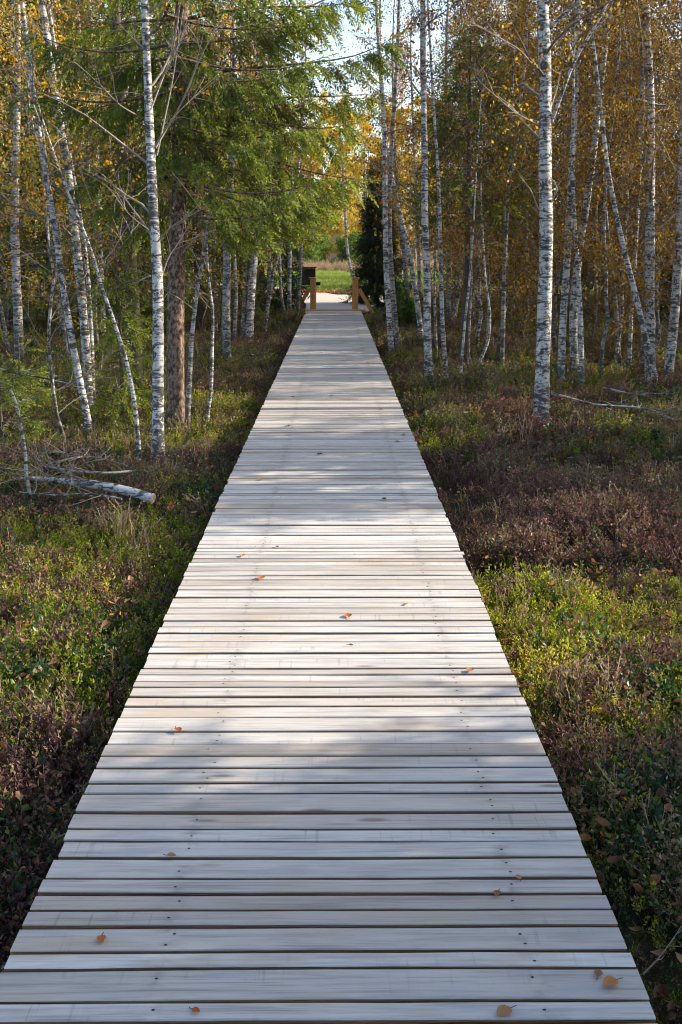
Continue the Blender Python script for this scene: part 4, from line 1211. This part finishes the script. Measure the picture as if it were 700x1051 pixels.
# meadow grass and the pale tall grass bank at its far side
n = 26000; x = r.uniform(-14, 14, n); y = 44 + 48 * r.random(n) ** 1.3
pr_ = np.array([(41.2, -1.9, .1), (43, -2.4, -.45), (47.5, -4.2, -1.7), (52, -8, -3.5)])
k = ~((y < 53) & (x < np.interp(y, pr_[:, 0], pr_[:, 2])) & (x > np.interp(y, pr_[:, 0], pr_[:, 1]))); x = x[k]; y = y[k]
mb = MB(); scatter(mb, MOS, np.stack([x, y, H(x, y)], -1), upright(r, len(x), .2), r.uniform(.18, .34, len(x)), r, r.normal(size=len(x)) * .15)
tag(mb.build('meadow_grass', [M['grass']]), kind='stuff')
n = 5000; x = r.uniform(-14, 14, n); y = r.uniform(78, 92, n)
mb = MB(); scatter(mb, DRY, np.stack([x, y, H(x, y)], -1), upright(r, n, .15), r.uniform(.45, .95, n), r, r.normal(size=n) * .15)
tag(mb.build('tall_dry_grass', [M['dry']]), kind='stuff')
n = 1500; x = r.uniform(-2.5, 2.2, n); y = r.uniform(42.6, 45.5, n)
mb = MB(); D = r.normal(size=(n, 3)); D[:, 2] *= .4
scatter(mb, [(V, Q_, np.zeros(len(Q_), int), T) for V, Q_, _, T in LEAF], np.stack([x, y, H(x, y) + .09], -1), frames(D, r), r.uniform(.06, .14, n), r, np.clip(r.normal(size=n) * .12 + .4, 0, .5))
tag(mb.build('orange_leaf_litter', [M['litter']]), kind='stuff')


# single shrubs and tall stalks that stand out of the heath
def shrub(label, px, py, size, kind, seed, cat='shrub', n=14):
    r = np.random.default_rng(seed); g, t = ground(px, py, .02)
    mb = MB(); pos = r.normal(size=(n, 3)) * np.array([.2, .2, 0]) * size; pos[:, 2] = np.abs(r.normal(size=n)) * .16 * size
    pr, mats = {'green': (BER, [M['twig'], M['leaf_green']]), 'red': (BER, [M['stalk'], M['berry']]), 'dry': (DRY, [M['dry']]), 'moss': (MOS, [M['moss']]), 'heath': (HEA, [M['stalk'], M['heather']])}[kind]
    scatter(mb, pr, pos, upright(r, n, .3), size * r.uniform(.5, .9, n), r, r.normal(size=n) * .1 + (.28 if kind == 'red' else .15))
    o = mb.build('shrub' if cat == 'shrub' else 'dry_plant', mats); o.location = (g[0], g[1], float(H(g[0], g[1])) - .02)
    tag(o, label, cat)


shrub('bright green leafy shrub at the foot of birches beside the twin pair', 420, 336, 1.1, 'green', 1, n=26)
shrub('reddish dry plant standing at the back of the green patch right of deck', 626, 668, .3, 'red', 2, 'plant', 5)
shrub('clump of pale dry stalks in the green patch right of the deck', 597, 722, .34, 'dry', 3, 'plant', 8)
shrub('clump of bare reddish stalks just below the white birch log', 120, 552, .4, 'dry', 4, 'plant', 6)
shrub('yellow leaved low shrub at the right foot of the lone thick birch', 583, 436, .3, 'moss', 5, n=22)

# ------------------------------------------------------------------ light
SUN_AZ = math.radians(12); SUN_EL = math.radians(27)
sd = Vector((math.cos(SUN_EL) * math.cos(SUN_AZ), math.cos(SUN_EL) * math.sin(SUN_AZ), math.sin(SUN_EL)))
L = bpy.data.lights.new('sun', 'SUN'); L.energy = 3.6; L.angle = math.radians(.5); L.color = (1.0, .90, .74)
lo = bpy.data.objects.new('sun', L); col.objects.link(lo); lo.rotation_euler = (-sd).to_track_quat('-Z', 'Y').to_euler(); lo.location = (20, 5, 20)
w = bpy.data.worlds.new('World'); sc.world = w; w.use_nodes = True
nt = w.node_tree; bg = nt.nodes['Background']
sky = nt.nodes.new('ShaderNodeTexSky'); sky.sky_type = 'NISHITA'; sky.sun_disc = False
sky.sun_elevation = SUN_EL; sky.sun_rotation = PI / 2 - SUN_AZ
sky.air_density = 1.0; sky.dust_density = 2.2; sky.ozone_density = 1.0
nt.links.new(sky.outputs[0], bg.inputs[0]); bg.inputs[1].default_value = .15

sc.view_settings.view_transform = 'Standard'; sc.view_settings.look = 'None'
sc.view_settings.gamma = 1; sc.view_settings.use_curve_mapping = False
sc.view_settings.exposure = 1.25
sc.render.engine = 'CYCLES'
cy = sc.cycles
cy.max_bounces = 6; cy.diffuse_bounces = 3; cy.glossy_bounces = 2; cy.transmission_bounces = 3; cy.transparent_max_bounces = 4
cy.caustics_reflective = False; cy.caustics_refractive = False
cy.sample_clamp_indirect = 2.5; cy.blur_glossy = 1.0
cy.use_denoising = True; cy.use_adaptive_sampling = False; cy.use_light_tree = False; cy.filter_width = 1.05
try:
    cy.denoiser = 'OPENIMAGEDENOISE'; cy.denoising_input_passes = 'RGB_ALBEDO_NORMAL'; cy.denoising_prefilter = 'ACCURATE'
except Exception: pass
